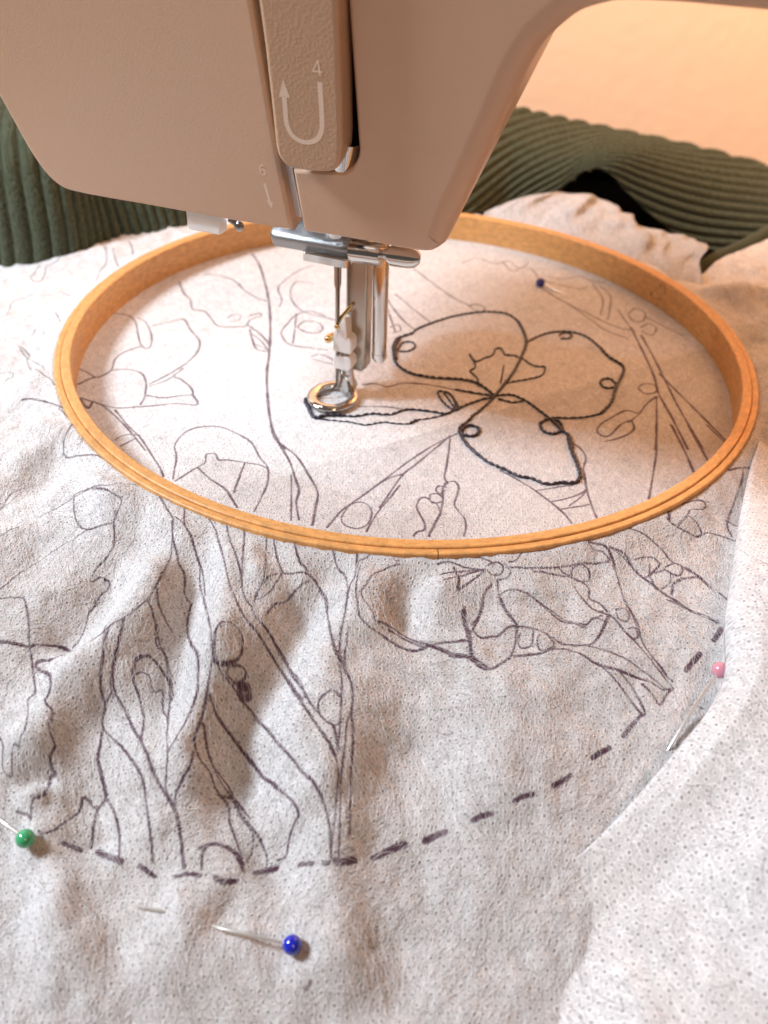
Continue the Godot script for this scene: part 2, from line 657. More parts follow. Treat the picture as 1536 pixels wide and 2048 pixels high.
func make_hoop(wood_m: Material, dark_m: Material) -> void:
	var t := thing("embroidery_hoop", "round wooden embroidery hoop holding the inked cloth flat under the needle", "hoop")
	var st := MB.new()
	lathe(st, ring_profile(95.0, 97.64, -10.2, 0.0, 0.42), 240, 0, TAU, true)
	obj("inner_ring", st.mesh(wood_m), t)
	st = MB.new()
	var joint := deg_to_rad(85.73)
	lathe(st, ring_profile(97.66, 99.5, -11.0, -0.35, 0.42), 240, joint + 0.0009, joint + TAU - 0.0009, true)
	obj("outer_ring", st.mesh(wood_m), t)
	st = MB.new()
	for m in [[-29.3, -6.4, 0.55], [-27.25, -1.9, 0.5], [-26.3, -1.7, 0.4], [-25.7, -2.4, 0.35], [-25.6, -3.3, 0.35], [-26.5, -6.0, 0.45]]:
		var a := deg_to_rad(m[0])
		ball(st, Vector3(cos(a) * 95.0, m[1], sin(a) * 95.0), m[2], Vector3(0.3, 1, 0.9))
	obj("ink_stamp", st.mesh(mat(Color(0.09, 0.05, 0.015), 0.8)), t)

# ---------------------------------------------------------------- the machine, in its own frame (needle at x = z = 0, the cloth at y = 0)
const LEAN := 15.0
func make_machine(body_m: Material, cover_m: Material, print_m: Material, dark_m: Material, chrome_m: Material, worn_m: Material, steel_m: Material, brass_m: Material, nylon_m: Material, fib: Array) -> void:
	var t := thing("sewing_machine", "greige sewing machine head with chrome needle clamp and presser foot over the hoop", "sewing machine", Vector3(-19, -9.5, 24) * MM)
	t.rotation.y = deg_to_rad(-18.5)
	var face := Transform3D(Basis(Vector3.RIGHT, deg_to_rad(LEAN)), Vector3(12.0, 56.9, 25.0) * MM)
	# the two front panels with the threading slot between them
	var st := MB.new()
	var left := curve(pts([-88, 60, -85.5, 45, -82.2, 31.4, -80.2, 21, -78.9, 14.1, -78.0, 9.2, -76.6, 4.6, -74.7, 1.2, -71.6, -0.9, -66.5, -1.35, -62.1, -1.4, -46, -1.3, -30, -1.3]), 1.2)
	left.append_array(pts([-12.4, -1.0, -12.7, 2.5, -13.3, 16.2, -13.5, 25, -13.6, 47, -13.9, 130, -104, 130]))
	slab(st, left, -5, 0, 0.9)
	obj("face_panel", st.mesh(body_m), t).transform = face
	st = MB.new()
	slab(st, pts([-103.4, 129.5, -87.6, 60, -81.8, 31.4, -78.4, 14, -77.4, 9.2, -76.0, 4.6, -74, 1.4, -72, 2.0, -74, 5.4, -75.4, 10, -79.8, 31.8, -85.6, 60, -101.4, 129.5]), -88, -5.2, 0.2)
	slab(st, pts([-103.4, 129.5, -87.6, 60, -81.8, 31.4, -78.4, 14, -74, 1.4, -11, 1.4, -11, 129.5]), -90, -88.1, 0.2)
	slab(st, pts([-103.4, 129.6, -11, 129.6, -11, 131.6, -103.4, 131.6]), -90, -5.2, 0.2)
	obj("head_shell", st.mesh(body_m), t).transform = face
	st = MB.new()
	var right := pts([-10.3, 14.2, -9.8, -0.6, 1.2, -0.3, 14.5, -0.3])
	right.append_array(curve(pts([16.3, -0.4, 19.4, -0.5, 21.4, 0.7, 22.6, 2.8, 28.4, 17.6, 31.5, 25.8, 34.0, 32.4, 35.9, 37.6, 37.4, 41.0, 39.0, 43.9, 41.4, 46.6, 44.2, 49.1, 47.6, 50.6, 51.3, 51.5, 60.1, 52.0]), 1.2))
	right.append_array(pts([75, 52.1, 190, 52.1, 190, 130, 5.6, 130, 5.2, 48.7, 4.9, 23.1]))
	right.append_array(curve(pts([4.95, 21.6, 4.7, 19.8, 3.9, 18.0, 2.9, 16.6, 1.2, 15.5]), 0.6))
	right.append_array(pts([-4, 14.8]))
	slab(st, right, -88, 0, edge_radius)
	obj("front_panel", st.mesh(body_m), t).transform = face
	st = MB.new()
	block(st, Vector3(-13.2, 14.9, -60), Vector3(4.6, 129, -9))
	block(st, Vector3(-12.2, 0.2, -60), Vector3(-10.4, 14.0, -9))
	obj("slot_shade", st.mesh(dark_m), t).transform = face  # near-black blocks added behind the panels, in place of shade inside the slot
	st = MB.new()
	slab(st, pts([-13.9, 1.2, -11.2, 1.0, -11.6, 12, -11.4, 20, -13.6, 20]), -8.5, -2.6, 0.3)
	obj("thread_plate", st.mesh(mat(Color(0.78, 0.78, 0.80), 0.35, 0.4)), t).transform = face
	st = MB.new()
	rod(st, Vector3(0.2, 15.4, -3.2), Vector3(1.4, 21.2, -3.2), 2.9, 2.9, 24)
	ball(st, Vector3(0.2, 15.4, -3.2), 2.9)
	obj("take_up_lever", st.mesh(chrome_m), t).transform = face
	# the raised cover with the turning arrow
	st = MB.new()
	var cover := pts([-10.6, 130, -10.3, 48.7, -10.5, 40.2, -11.1, 28.3])
	cover.append_array(curve(pts([-11.55, 21.4, -11.3, 19.2, -10.3, 17.6, -8.6, 16.8, -5, 16.75, -1.6, 17.1, 0.4, 17.7, 1.7, 18.9, 2.4, 20.6]), 0.7))
	cover.append_array(pts([2.9, 24, 3.6, 33, 4.7, 50.1, 4.7, 130]))
	slab(st, cover, -2.5, 3.5, 1.0)
	obj("lever_cover", st.mesh(cover_m), t).transform = face
	# the print: two figures and two arrows
	st = MB.new()
	stripe(st, curve(pts([-0.15, 35.6, -0.35, 32.2, -0.6, 28.2, -0.95, 26.2, -1.8, 24.6, -2.9, 23.7, -4.4, 23.25, -6, 23.4, -7.3, 24.2, -8.0, 25.6, -8.2, 27.3, -8.0, 29.6, -7.85, 31.9]), 0.4), 1.0, 3.53)
	flat(st, pts([-7.55, 35.2, -6.65, 31.75, -8.95, 31.75]), 3.53)
	obj("threading_arrow", st.mesh(print_m), t).transform = face
	st = MB.new()
	stripe(st, pts([-17.45, 10.0, -16.95, 5.6]), 0.62, 0.03)
	flat(st, pts([-16.8, 3.9, -17.75, 5.9, -16.2, 5.65]), 0.03)
	obj("threading_arrow", st.mesh(print_m), t).transform = face
	figure("4", Vector3(-0.42, 38.05, 3.50), 2.75, 2, t, face, print_m)
	figure("6", Vector3(-17.45, 13.0, 0.0), 2.3, 4, t, face, print_m)
	# what hangs below: needle bar, clamp, screw
	st = MB.new()
	var bar := MB.new()
	slab(bar, round_rect(-17.0, -1.4, 5.3, 8.6, 2.2), -1.6, 2.0, 1.5)
	var clamp := obj("needle_clamp", bar.mesh(worn_m), t)
	clamp.transform = Transform3D(Basis(Vector3.RIGHT, -PI / 2 + 0.42), Vector3(0, 44.3, 3.2) * MM)
	st = MB.new()
	slab(st, round_rect(-7.0, -2.6, 4.9, 2.6, 0.8), -1.2, 1.2, 0.5)
	obj("clamp_jaw", st.mesh(chrome_m), t).transform = Transform3D(Basis(Vector3.RIGHT, -PI / 2), Vector3(-0.2, 41.8, 3.0) * MM)
	st = MB.new()
	rod(st, Vector3(4.6, 44.0, 2.2), Vector3(12.6, 44.4, 2.2), 2.8, 2.8, 28)
	rod(st, Vector3(12.5, 44.6, 2.2), Vector3(14.8, 44.7, 2.2), 1.25, 1.25, 24)
	obj("clamp_screw", st.mesh(chrome_m), t)
	st = MB.new()
	tube(st, PackedVector3Array([Vector3(13.9, 44.6, 2.2), Vector3(14.3, 44.6, 2.2), Vector3(15.2, 44.7, 2.2), Vector3(19.6, 44.9, 2.2), Vector3(21.2, 44.95, 2.2), Vector3(22.1, 45.0, 2.2), Vector3(22.4, 45.0, 2.2)]), PackedFloat32Array([1.3, 2.0, 2.6, 2.65, 2.2, 1.3, 0.1]), 28)
	obj("screw_knob", st.mesh(chrome_m), t)
	st = MB.new()
	tube(st, PackedVector3Array([Vector3(0, 42, 0), Vector3(0, 33.5, 0), Vector3(0, 32.0, 0), Vector3(0, 6, 0), Vector3(0, 1.0, 0)]), PackedFloat32Array([0.95, 0.95, 0.62, 0.55, 0.08]), 16)
	obj("needle", st.mesh(steel_m), t)
	st = MB.new()
	tube(st, PackedVector3Array([Vector3(0.5, 44, 1.2), Vector3(0.7, 36, 1.1), Vector3(0.45, 20, 0.75), Vector3(0.1, 4.6, 0.6), Vector3(-0.3, 3.6, 0.2), Vector3(-1.6, 1.2, 1.8), Vector3(-4.6, 0.7, 3.6), Vector3(-7.0, 0.4, 5.2)]), PackedFloat32Array([0.17, 0.17, 0.17, 0.17, 0.17, 0.17, 0.2, 0.25]), 8)
	obj("needle_thread", st.mesh(mat(Color(0.014, 0.012, 0.024), 0.5)), t)
	st = MB.new()
	rod(st, Vector3(0, 44, 0), Vector3(0, 120, 0), 3.2, 3.2, 20)
	obj("needle_bar", st.mesh(chrome_m), t)
	# presser bar and darning foot
	st = MB.new()
	rod(st, Vector3(10.2, 13.0, -5.2), Vector3(8.8, 110, -5.2), 2.0, 2.2, 24)
	tube(st, PackedVector3Array([Vector3(10.3, 10.8, -5.2), Vector3(10.25, 12.0, -5.2), Vector3(10.2, 13.4, -5.2)]), PackedFloat32Array([1.3, 2.1, 2.1]), 24)
	obj("presser_bar", st.mesh(chrome_m), t)
	st = MB.new()
	var plate := pts([0.9, 7.6, 5.6, 7.2, 6.9, 8.4, 6.8, 38, 6.6, 55, 1.6, 55, 0.9, 37])
	slab(st, plate, -7.5, -3.2, 0.7)
	obj("foot_shank", st.mesh(steel_m), t)
	st = MB.new()
	slab(st, pts([-1.0, 14.4, 3.9, 14.2, 4.5, 15.2, 4.4, 18.0, 3.7, 18.9, 2.9, 19.2, 2.7, 23.6, 1.7, 24.0, 0.2, 21.8, -0.9, 19.6]), -3.1, 0.9, 0.5)
	slab(st, pts([-0.8, 13.2, 3.5, 13.2, 4.4, 12.4, 4.5, 10.2, 3.6, 9.2, -0.4, 9.0, -1.0, 10.0]), -3.1, 0.9, 0.5)
	obj("foot_slider", st.mesh(nylon_m), t)
	st = MB.new()
	var coil := PackedVector3Array()
	var cr := PackedFloat32Array()
	for i in 97:
		var a := TAU * i / 16.0
		coil.push_back(Vector3(1.6 + 1.5 * cos(a), 12.9 + i * 1.9 / 96.0, -1.0 + 1.5 * sin(a)))
		cr.push_back(0.16)
	tube(st, coil, cr, 6)
	obj("foot_spring", st.mesh(steel_m), t)
	st = MB.new()
	tube(st, PackedVector3Array([Vector3(-2.4, 17.9, 1.6), Vector3(-2.2, 17.9, 0.8), Vector3(-1.2, 18.0, -1.2)]), PackedFloat32Array([0.7, 1.05, 1.0]), 18)
	ball(st, Vector3(-2.0, 18.0, 1.5), 1.1)
	tube(st, PackedVector3Array([Vector3(-0.2, 21.6, 0.6), Vector3(1.0, 24.2, -0.4), Vector3(2.8, 26.8, -2.2)]), PackedFloat32Array([0.55, 0.5, 0.5]), 12)
	ball(st, Vector3(0.35, 22.0, 1.2), 0.75)
	obj("foot_lever", st.mesh(brass_m), t)
	st = MB.new()
	var neck := PackedVector3Array()
	var nr := PackedFloat32Array()
	for q in [[2.2, 12.5, -1.2, 2.1], [2.2, 10, -1.2, 2.1], [2.3, 7.5, -1.3, 2.0], [2.4, 5.0, -1.7, 2.2], [2.3, 3.4, -2.3, 2.7], [1.8, 2.2, -3.0, 2.6], [1.4, 1.4, -3.4, 1.4]]:
		neck.push_back(Vector3(q[0], q[1], q[2]))
		nr.push_back(q[3])
	tube(st, neck, nr, 18)
	var foot := obj("presser_foot", st.mesh(chrome_m), t)
	st = MB.new()
	var prof := PackedVector2Array()
	for i in 20:
		var a := TAU * i / 20.0
		prof.push_back(Vector2(5.4 + 1.35 * cos(a), 1.3 + 0.95 * sin(a)))
	lathe(st, prof, 64, 0, TAU, true)
	var ring := obj("foot_ring", st.mesh(chrome_m), foot)
	ring.transform = Transform3D(Basis.from_scale(Vector3(1.04, 1, 1.16)), Vector3(-0.2, 0.0, 2.6) * MM)
	# threader and thread guide, white and steel, under the left of the head
	st = MB.new()
	slab(st, round_rect(-28.4, 51.0, -19.6, 59, 0.8), 20.0, 23.0, 0.5)
	obj("needle_threader", st.mesh(nylon_m), t)
	st = MB.new()
	tube(st, PackedVector3Array([Vector3(-18.7, 54.2, 20), Vector3(-17.2, 53.4, 20), Vector3(-16.4, 53.0, 20)]), PackedFloat32Array([0.8, 0.8, 0.9]), 12)
	ball(st, Vector3(-16.4, 52.8, 20), 1.2)
	obj("thread_guide", st.mesh(worn_m), t)
	# the machine's own small lamp, in a hollow of the head
	var at := Vector3(-31.0, 66.0, 14.5)
	var aim := Transform3D(Basis.looking_at(Vector3(0.42, -0.78, -0.46), Vector3.UP), at * MM)
	st = MB.new()
	slab(st, round_rect(-0.5, -0.5, 0.5, 0.5, 0.2), -0.6, 0, 0.1)
	var glow := mat(Color(0.9, 0.9, 0.9), 0.5)
	glow.emission_enabled = true
	glow.emission = Color(1.0, 0.97, 0.97)
	glow.emission_energy_multiplier = 1.5
	obj("lamp_lens", st.mesh(glow), t).transform = aim * Transform3D(Basis(Vector3.UP, PI), Vector3.ZERO)
	var l := AreaLight3D.new()
	l.name = "lamp_light"
	l.light_color = Color(0.87, 0.94, 1.0)
	l.light_energy = LED
	l.area_size = Vector2(0.0009, 0.0009)
	l.shadow_enabled = true
	t.add_child(l)
	l.transform = aim.translated_local(Vector3(0, 0, -0.0003))
	# the parts of the machine out of sight: bed under the cloth, pillar at the right
	st = MB.new()
	block(st, Vector3(-75, -62, -75), Vector3(250, -3.4, 66))
	obj("machine_bed", st.mesh(body_m), t)
	st = MB.new()
	block(st, Vector3(190.5, -3.3, -62), Vector3(250, 175, 30))
	obj("machine_pillar", st.mesh(body_m), t)

const LED := 0.0030

func edge_radius(p: Vector2) -> float:   # broad rounding on the side and under the arm, crisp at the slot and the bottom
	if p.x > 15 and p.x < 189 and p.y < 53:
		return lerpf(1.1, 5.0, smoothstep(16.0, 25.0, p.x))
	return 0.8

func stripe(st: MB, p: PackedVector2Array, width: float, z: float) -> void:
	var first := st.v.size()
	for i in p.size():
		var d := (p[mini(i + 1, p.size() - 1)] - p[maxi(i - 1, 0)]).normalized() * width * 0.5
		st.add(Vector3(p[i].x - d.y, p[i].y + d.x, z), Vector3(0, 0, 1))
		st.add(Vector3(p[i].x + d.y, p[i].y - d.x, z), Vector3(0, 0, 1))
	st.grid(first, p.size(), 2)

func flat(st: MB, p: PackedVector2Array, z: float) -> void:
	var first := st.v.size()
	for q in p:
		st.add(Vector3(q.x, q.y, z), Vector3(0, 0, 1))
	for i in range(1, p.size() - 1):
		st.tri(first, first + i, first + i + 1)

func figure(text: String, at: Vector3, tall: float, lean: float, parent: Node3D, face: Transform3D, m: Material) -> void:
	var tm := TextMesh.new()
	var f := SystemFont.new()
	f.font_names = PackedStringArray(["Droid Sans"])
	tm.font = f
	tm.text = text
	tm.font_size = 64
	tm.pixel_size = 0.01
	tm.depth = 0.02
	var o := obj("threading_number", tm, parent, m)
	o.transform = face * Transform3D(Basis(Vector3.BACK, deg_to_rad(lean)).scaled(Vector3.ONE * tall * MM / 0.46), at * MM)

# ---------------------------------------------------------------- the cloth
var stitches: MB
func stitch(width: float, a: Array) -> void:   # thread sewn through the hooped cloth: short raised stitches end to end
	width *= 1.65
	var line := curve(pts(a), 0.25)
	var i := 0
	while i < line.size() - 1:
		var j := mini(i + rng.randi_range(6, 9), line.size() - 1)
		var p := PackedVector3Array()
		var r := PackedFloat32Array()
		for k in 5:
			var q := line[i].lerp(line[j], k / 4.0) + Vector2(rng.randfn(), rng.randfn()) * 0.07
			p.push_back(Vector3(q.x, -9.45 + width * 0.32 * sin(PI * (0.12 + 0.76 * k / 4.0)), q.y))
			r.push_back(width * 0.5 * (0.55 + 0.55 * sin(PI * k / 4.0)))
		tube(stitches, p, r, 7)
		i = j

func make_cloth(cloth_m: Material, bare_m: Material, thread_m: Material) -> void:
	var t := thing("stabilizer_cloth", "white fibrous stabilizer sheet inked with purple flower outlines and a dashed border", "cloth")
	var back := [-190.0, -60.0, -142.0, -62.0, -110.0, -78.0, -80.0, -98.0, -50.0, -114.0, 0.0, -118.0, 40.0, -104.0, 60.0, -90.0, 84.0, -66.0, 95.0, -54.0, 100.0, -57.0, 114.4, -77.5, 138.7, -99.5, 150.0, -108.0]
	var fore := [-190.0, 215.0, 20.0, 215.0, 38.0, 200.0, 50.0, 186.5, 54.7, 181.6, 58.4, 177.8, 80.0, 158.0, 100.0, 140.0, 150.0, 120.0]
	hx.resize(NX * NZ)
	hz.resize(NX * NZ)
	hy.resize(NX * NZ)
	folds.resize(NX * NZ)
	for i in NX:
		var x := CLOTH_X + i
		var z0 := lerp_table(back, x)
		var z1 := lerp_table(fore, x)
		for j in NZ:
			hx[j * NX + i] = x
			hz[j * NX + i] = lerpf(z0, z1, j / float(NZ - 1))
	lay_folds()
	var wob := FastNoiseLite.new()
	wob.seed = 9
	wob.frequency = 0.055
	wob.fractal_octaves = 3
	var st := MB.new()
	for k in NX * NZ:
		var x := hx[k]
		var z := hz[k]
		var keep := sst(99, 106, Vector2(x, z).length())
		var y := lie(x, z) + keep * (folds[k] + 1.1 * wob.get_noise_2d(x, z) + 0.5 * wob.get_noise_2d(x * 2.6 + 300.0, z * 1.7))
		hy[k] = y
		st.add(Vector3(x, y, z), Vector3.UP, Vector2(x, z) / TILE_MM, Vector2(x - CLOTH_X, z - CLOTH_Z) / CLOTH_MM)
	st.grid(0, NZ, NX)
	st.smooth_from(0, Vector3.UP)
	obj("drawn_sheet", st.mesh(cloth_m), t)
	turned_fold(bare_m, t)
	loose_fibres(t)
	stitches = MB.new()
	sew_lines()
	obj("stitched_flower", stitches.mesh(thread_m), t)
	# the torn, crumpled edge of the sheet that stands up behind the hoop
	var low := [Vector3(28, -5, -104), Vector3(36, -5, -101), Vector3(53, -5, -90), Vector3(70, -5, -77.5), Vector3(84.5, -5, -61), Vector3(94, -6, -48), Vector3(99, -7, -44)]
	var high := [Vector3(33, -6, -110), Vector3(46.2, -1.8, -120), Vector3(62, 1.6, -122), Vector3(73.5, 1.0, -118), Vector3(82.8, -1.2, -112), Vector3(89, -3.2, -106), Vector3(97.2, -5.8, -100), Vector3(109.6, -5.2, -96), Vector3(109.6, -6.0, -84), Vector3(104, -7.0, -66)]
	var crumple := FastNoiseLite.new()
	crumple.seed = 31
	crumple.frequency = 0.075
	crumple.fractal_octaves = 2
	var first := 0
	st = MB.new()
	for j in 40:
		var v := j / 39.0
		for i in 90:
			var u := i / 89.0
			var p := along(low, u).lerp(along(high, u), v)
			var w := crumple.get_noise_2d(u * 90.0, v * 14.0) * 6.0 * smoothstep(0.0, 0.6, v)
			p += Vector3(w * 0.3, w * 0.55 + 3.0 * sin(PI * v) , w * 0.9)
			st.add(p, Vector3.UP, Vector2(p.x, p.z + p.y) / TILE_MM)
	st.grid(first, 40, 90)
	st.smooth_from(first, Vector3.UP)
	var sheer: StandardMaterial3D = bare_m.duplicate()
	sheer.transparency = BaseMaterial3D.TRANSPARENCY_ALPHA
	sheer.albedo_color.a = 0.72
	obj("crumpled_edge", st.mesh(sheer), t)

# hairs of the felted sheet that stand up from it, lying mostly one way
func loose_fibres(t: Node3D) -> void:
	var st := MB.new()
	tube(st, PackedVector3Array([Vector3(-0.5, 0, 0), Vector3(-0.2, 0.07, 0.03), Vector3(0.15, 0.08, 0.02), Vector3(0.5, 0.0, -0.05)]), PackedFloat32Array([0.006, 0.016, 0.016, 0.004]), 3)
	var hair_m := mat(Color(0.90, 0.885, 0.875), 0.8)
	hair_m.backlight_enabled = true
	hair_m.backlight = Color(0.5, 0.5, 0.5)
	var flow := FastNoiseLite.new()
	flow.seed = 51
	flow.frequency = 0.02
	var mm := MultiMesh.new()
	mm.transform_format = MultiMesh.TRANSFORM_3D
	mm.mesh = st.mesh(hair_m)
	var count := 50000
	mm.instance_count = count
	var done := 0
	while done < count:
		var i := rng.randi_range(30, 285)
		var j := rng.randi_range(70, NZ - 3)
		var k := j * NX + i
		var x := hx[k]
		var z := hz[k]
		if x * x + z * z < 101.5 * 101.5:
			continue
		var f := Vector2(rng.randf(), rng.randf())
		var p := Vector3(x, hy[k], z) + Vector3(1.0, hy[k + 1] - hy[k], hz[k + 1] - z) * f.x + Vector3(0, hy[k + NX] - hy[k], hz[k + NX] - z) * f.y
		var a := PI / 2 + flow.get_noise_2d(x, z) * 2.6 + rng.randfn(0.0, 0.35)
		var d := Vector3(cos(a), 0, sin(a))
		d.y = (hy[k + 1] - hy[k]) * d.x + (hy[k + NX] - hy[k]) / maxf(0.2, hz[k + NX] - z) * d.z + rng.randfn(0, 0.06)
		var up := Vector3(hy[k] - hy[k + 1], 1.0, -(hy[k + NX] - hy[k]) / maxf(0.2, hz[k + NX] - z)).normalized()
		d = d.normalized()
		var side := d.cross(up).normalized()
		var l := rng.randf_range(1.2, 3.6)
		var fat := rng.randf_range(1.0, 2.0)
		mm.set_instance_transform(done, Transform3D(Basis(d * l, side.cross(d) * fat, side * fat), (p + up * 0.07) * MM))
		done += 1
	var o := MultiMeshInstance3D.new()
	o.name = "loose_fibres"
	o.multimesh = mm
	o.set_meta("kind", "stuff")
	t.add_child(o, true)

# a loose part of the sheet turned over at the right: its lip stands off the cloth and hides what lies behind it
func turned_fold(m: Material, t: Node3D) -> void:
	var p := pts([89.7, 48.7, 83.2, 62.2, 77.1, 77, 70.7, 93.4, 63.7, 112.8, 61.2, 124.6, 56.3, 132.5, 49.3, 139.6, 41.6, 146.8, 33.7, 153.3, 27.8, 157.5, 24.2, 163.3, 22.3, 170.2, 21.5, 179.5])
	var tall := [0.5, 2.0, 4.0, 6.0, 8.0, 9.0, 9.0, 9.0, 8.0, 5.0, 1.5, -0.5, -1.3, -1.5]
	var wob := FastNoiseLite.new()
	wob.seed = 77
	wob.frequency = 0.03
	wob.fractal_octaves = 3
	var line := curve(p, 1.0)
	var st := MB.new()
	var cols := line.size()
	var sect := [Vector2(7, -1.5), Vector2(3, -1.0), Vector2(0.9, 0.15), Vector2(0, 0.55), Vector2(0.8, 0.9), Vector2(3.5, 1.12), Vector2(9, 1.25), Vector2(18, 1.22), Vector2(30, 1.1), Vector2(45, 1.3), Vector2(62, 1.5)]
	var rows := 70
	for j in rows:
		var f := j / float(rows - 1) * (sect.size() - 1)
		var i0 := mini(int(f), sect.size() - 2)
		var s: Vector2 = sect[i0].cubic_interpolate(sect[i0 + 1], sect[maxi(i0 - 1, 0)], sect[mini(i0 + 2, sect.size() - 1)], f - i0)
		for i in cols:
			var u := i / float(cols - 1) * (p.size() - 1)
			var a := mini(int(u), tall.size() - 2)
			var h := lerpf(tall[a], tall[a + 1], u - a)
			var reach := (165.5 - line[i].dot(Vector2(0.72, 0.69))) / 62.0   # as far as the sheet's own cut edge
			var q := line[i] + Vector2(0.72, 0.69) * (s.x * reach if s.x > 9.0 else s.x * lerpf(1.0, reach, s.x / 9.0) * minf(1.0, 0.35 + maxf(h, s.x) / 9.0))
			var wv := wob.get_noise_2d(q.x, q.y) * 3.0 * smoothstep(8.0, 40.0, s.x) + 0.5 * sin(s.x * 0.16 + i * 0.02) * smoothstep(6.0, 20.0, s.x)
			st.add(Vector3(q.x, lie(q.x, q.y) + 0.15 + maxf(h, 0.0) * s.y + minf(h, 0.0) + wv + 13.0 * smoothstep(1.0, 75.0, s.x), q.y), Vector3.UP, Vector2(q.x, q.y).rotated(0.5) * 0.85 / TILE_MM)
	st.grid(0, rows, cols)
	st.smooth_from(0, Vector3.UP)
	obj("turned_fold", st.mesh(m), t)

func along(p: Array, u: float) -> Vector3:
	var f := u * (p.size() - 1)
	var i := mini(int(f), p.size() - 2)
	var a: Vector3 = p[i]
	return a.cubic_interpolate(p[i + 1], p[maxi(i - 1, 0)], p[mini(i + 2, p.size() - 1)], f - i)

# ---------------------------------------------------------------- the corduroy garment bunched behind the hoop
func make_garment(cord_m: Material, dark_m: Material) -> void:
	var t := thing("corduroy_garment", "dark green wide-ribbed corduroy garment bunched up behind the hoop", "garment")
	var st := MB.new()
	var foot := [Vector3(-143.5, -11.5, -54), Vector3(-120.5, -11, -57.8), Vector3(-110.6, -11, -66.6), Vector3(-95.3, -11, -77.8), Vector3(-80.5, -11, -87), Vector3(-62, -11, -101), Vector3(-30, -11, -118)]
	var side := [Vector2(0, 0), Vector2(-3, 8), Vector2(-7, 18), Vector2(-14, 29), Vector2(-27, 38), Vector2(-48, 44), Vector2(-80, 46), Vector2(-110, 40)]
	var rise := func(u: float, v: float) -> Vector3:
		var b := along(foot, u)
		var f := v * (side.size() - 1)
		var i := mini(int(f), side.size() - 2)
		var s: Vector2 = side[i].cubic_interpolate(side[i + 1], side[maxi(i - 1, 0)], side[mini(i + 2, side.size() - 1)], f - i)
		return b + Vector3(-0.12 * s.y + 2.0 * sin(v * 5.0 + u * 4.0), s.y * (1.0 + 0.12 * sin(u * 9.0)), s.x + 2.5 * sin(u * 13.0 + v * 2.0))
	corduroy(st, 120, 240, rise, func(u: float, _v: float) -> float: return u * 27.0, 2.0)
	obj("left_fold", st.mesh(cord_m), t)
	st = MB.new()
	var hem := PackedVector3Array()
	var hr := PackedFloat32Array()
	for i in 30:
		hem.push_back(rise.call(0.0, i / 29.0))
		hr.push_back(1.5)
	tube(st, hem, hr, 10)
	obj("hem", st.mesh(cord_m), t)
	# the fold at the right, open at the front: a dark hollow under its edge
	var crest := [Vector3(20, 22, -178), Vector3(47.8, 16.5, -175), Vector3(82.7, 11.0, -175), Vector3(124, 4.8, -175), Vector3(161, -2.2, -175), Vector3(205, -11, -175)]
	var brink := [Vector3(12, -9, -112), Vector3(22.5, -9, -117), Vector3(37.6, -8, -130), Vector3(50, -5.5, -132), Vector3(61.5, -2, -131), Vector3(70.4, 5.2, -131), Vector3(78.2, 6.6, -130), Vector3(88, -0.7, -130), Vector3(100, -9.4, -130), Vector3(112.4, -17, -130), Vector3(125, -22, -130), Vector3(142, -25, -130), Vector3(175, -30, -130)]
	var swell := func(u: float, v: float) -> Vector3:
		var a := along(crest, u)
		var b := along(brink, u)
		if v < 0.25:
			var k := (0.25 - v) / 0.25
			return a + Vector3(0, -55 * k * k, -40 * k + 6 * k * k)
		var w := (v - 0.25) / 0.75
		return a.lerp(b, w) + Vector3(0, 3.0 * sin(PI * w), 9.0 * sin(PI * w))
	var slant := func(u: float, v: float) -> float:
		return v * 13.0 + 26.0 * u - 10.0 * u * u
	st = MB.new()
	corduroy(st, 150, 240, swell, slant, 2.2)
	obj("right_fold", st.mesh(cord_m), t)
	st = MB.new()
	var hollow_shade := mat(Color(0.006, 0.006, 0.005), 1.0)  # near-black colour of the added blocks: the shade inside the hollow, painted in
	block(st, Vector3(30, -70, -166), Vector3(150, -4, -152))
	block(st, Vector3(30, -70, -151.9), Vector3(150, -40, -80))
	obj("hollow_shade", st.mesh(hollow_shade), t)
	st = MB.new()
	hem = PackedVector3Array([Vector3(103, -9, -70), Vector3(107, -9, -76), Vector3(116.7, -9, -86), Vector3(128.5, -9, -96), Vector3(141, -7.5, -107), Vector3(156, -6, -118)])
	hr = PackedFloat32Array([1.6, 2.6, 3.2, 3.6, 4.0, 4.2])
	tube(st, hem, hr, 12)
	obj("hem", st.mesh(cord_m), t)
	# the part of it that lies under the cloth and shows at the lower right corner
	st = MB.new()
	var under := func(u: float, v: float) -> Vector3:
		return Vector3(lerpf(10, 170, u), -46 - 14 * v + 4 * sin(u * 7.0), lerpf(120, 270, v))
	corduroy(st, 100, 180, under, func(u: float, v: float) -> float: return u * 24.0 + v * 6.0, 1.4)
	obj("under_fold", st.mesh(cord_m), t)

func pin(called: String, label: String, c: Color, head: Vector3, way: Array) -> void:
	var t := thing(called, label, "pin", Vector3.ZERO, "pins stuck through the cloth")
	t.position = head * MM
	var st := MB.new()
	ball(st, Vector3.ZERO, 1.6)
	var m := mat(c, 0.12)
	m.clearcoat_enabled = true
	m.clearcoat = 0.6
	m.clearcoat_roughness = 0.05
	obj("head", st.mesh(m), t)
	st = MB.new()
	var p := PackedVector3Array([Vector3.ZERO])
	var r := PackedFloat32Array([0.3])
	for i in way.size():
		p.push_back(way[i] - head)
		r.push_back(0.06 if i == way.size() - 1 else 0.3)
	tube(st, p, r, 12)
	obj("shaft", st.mesh(mat(Color(0.88, 0.85, 0.80), 0.28, 0.8)), t)

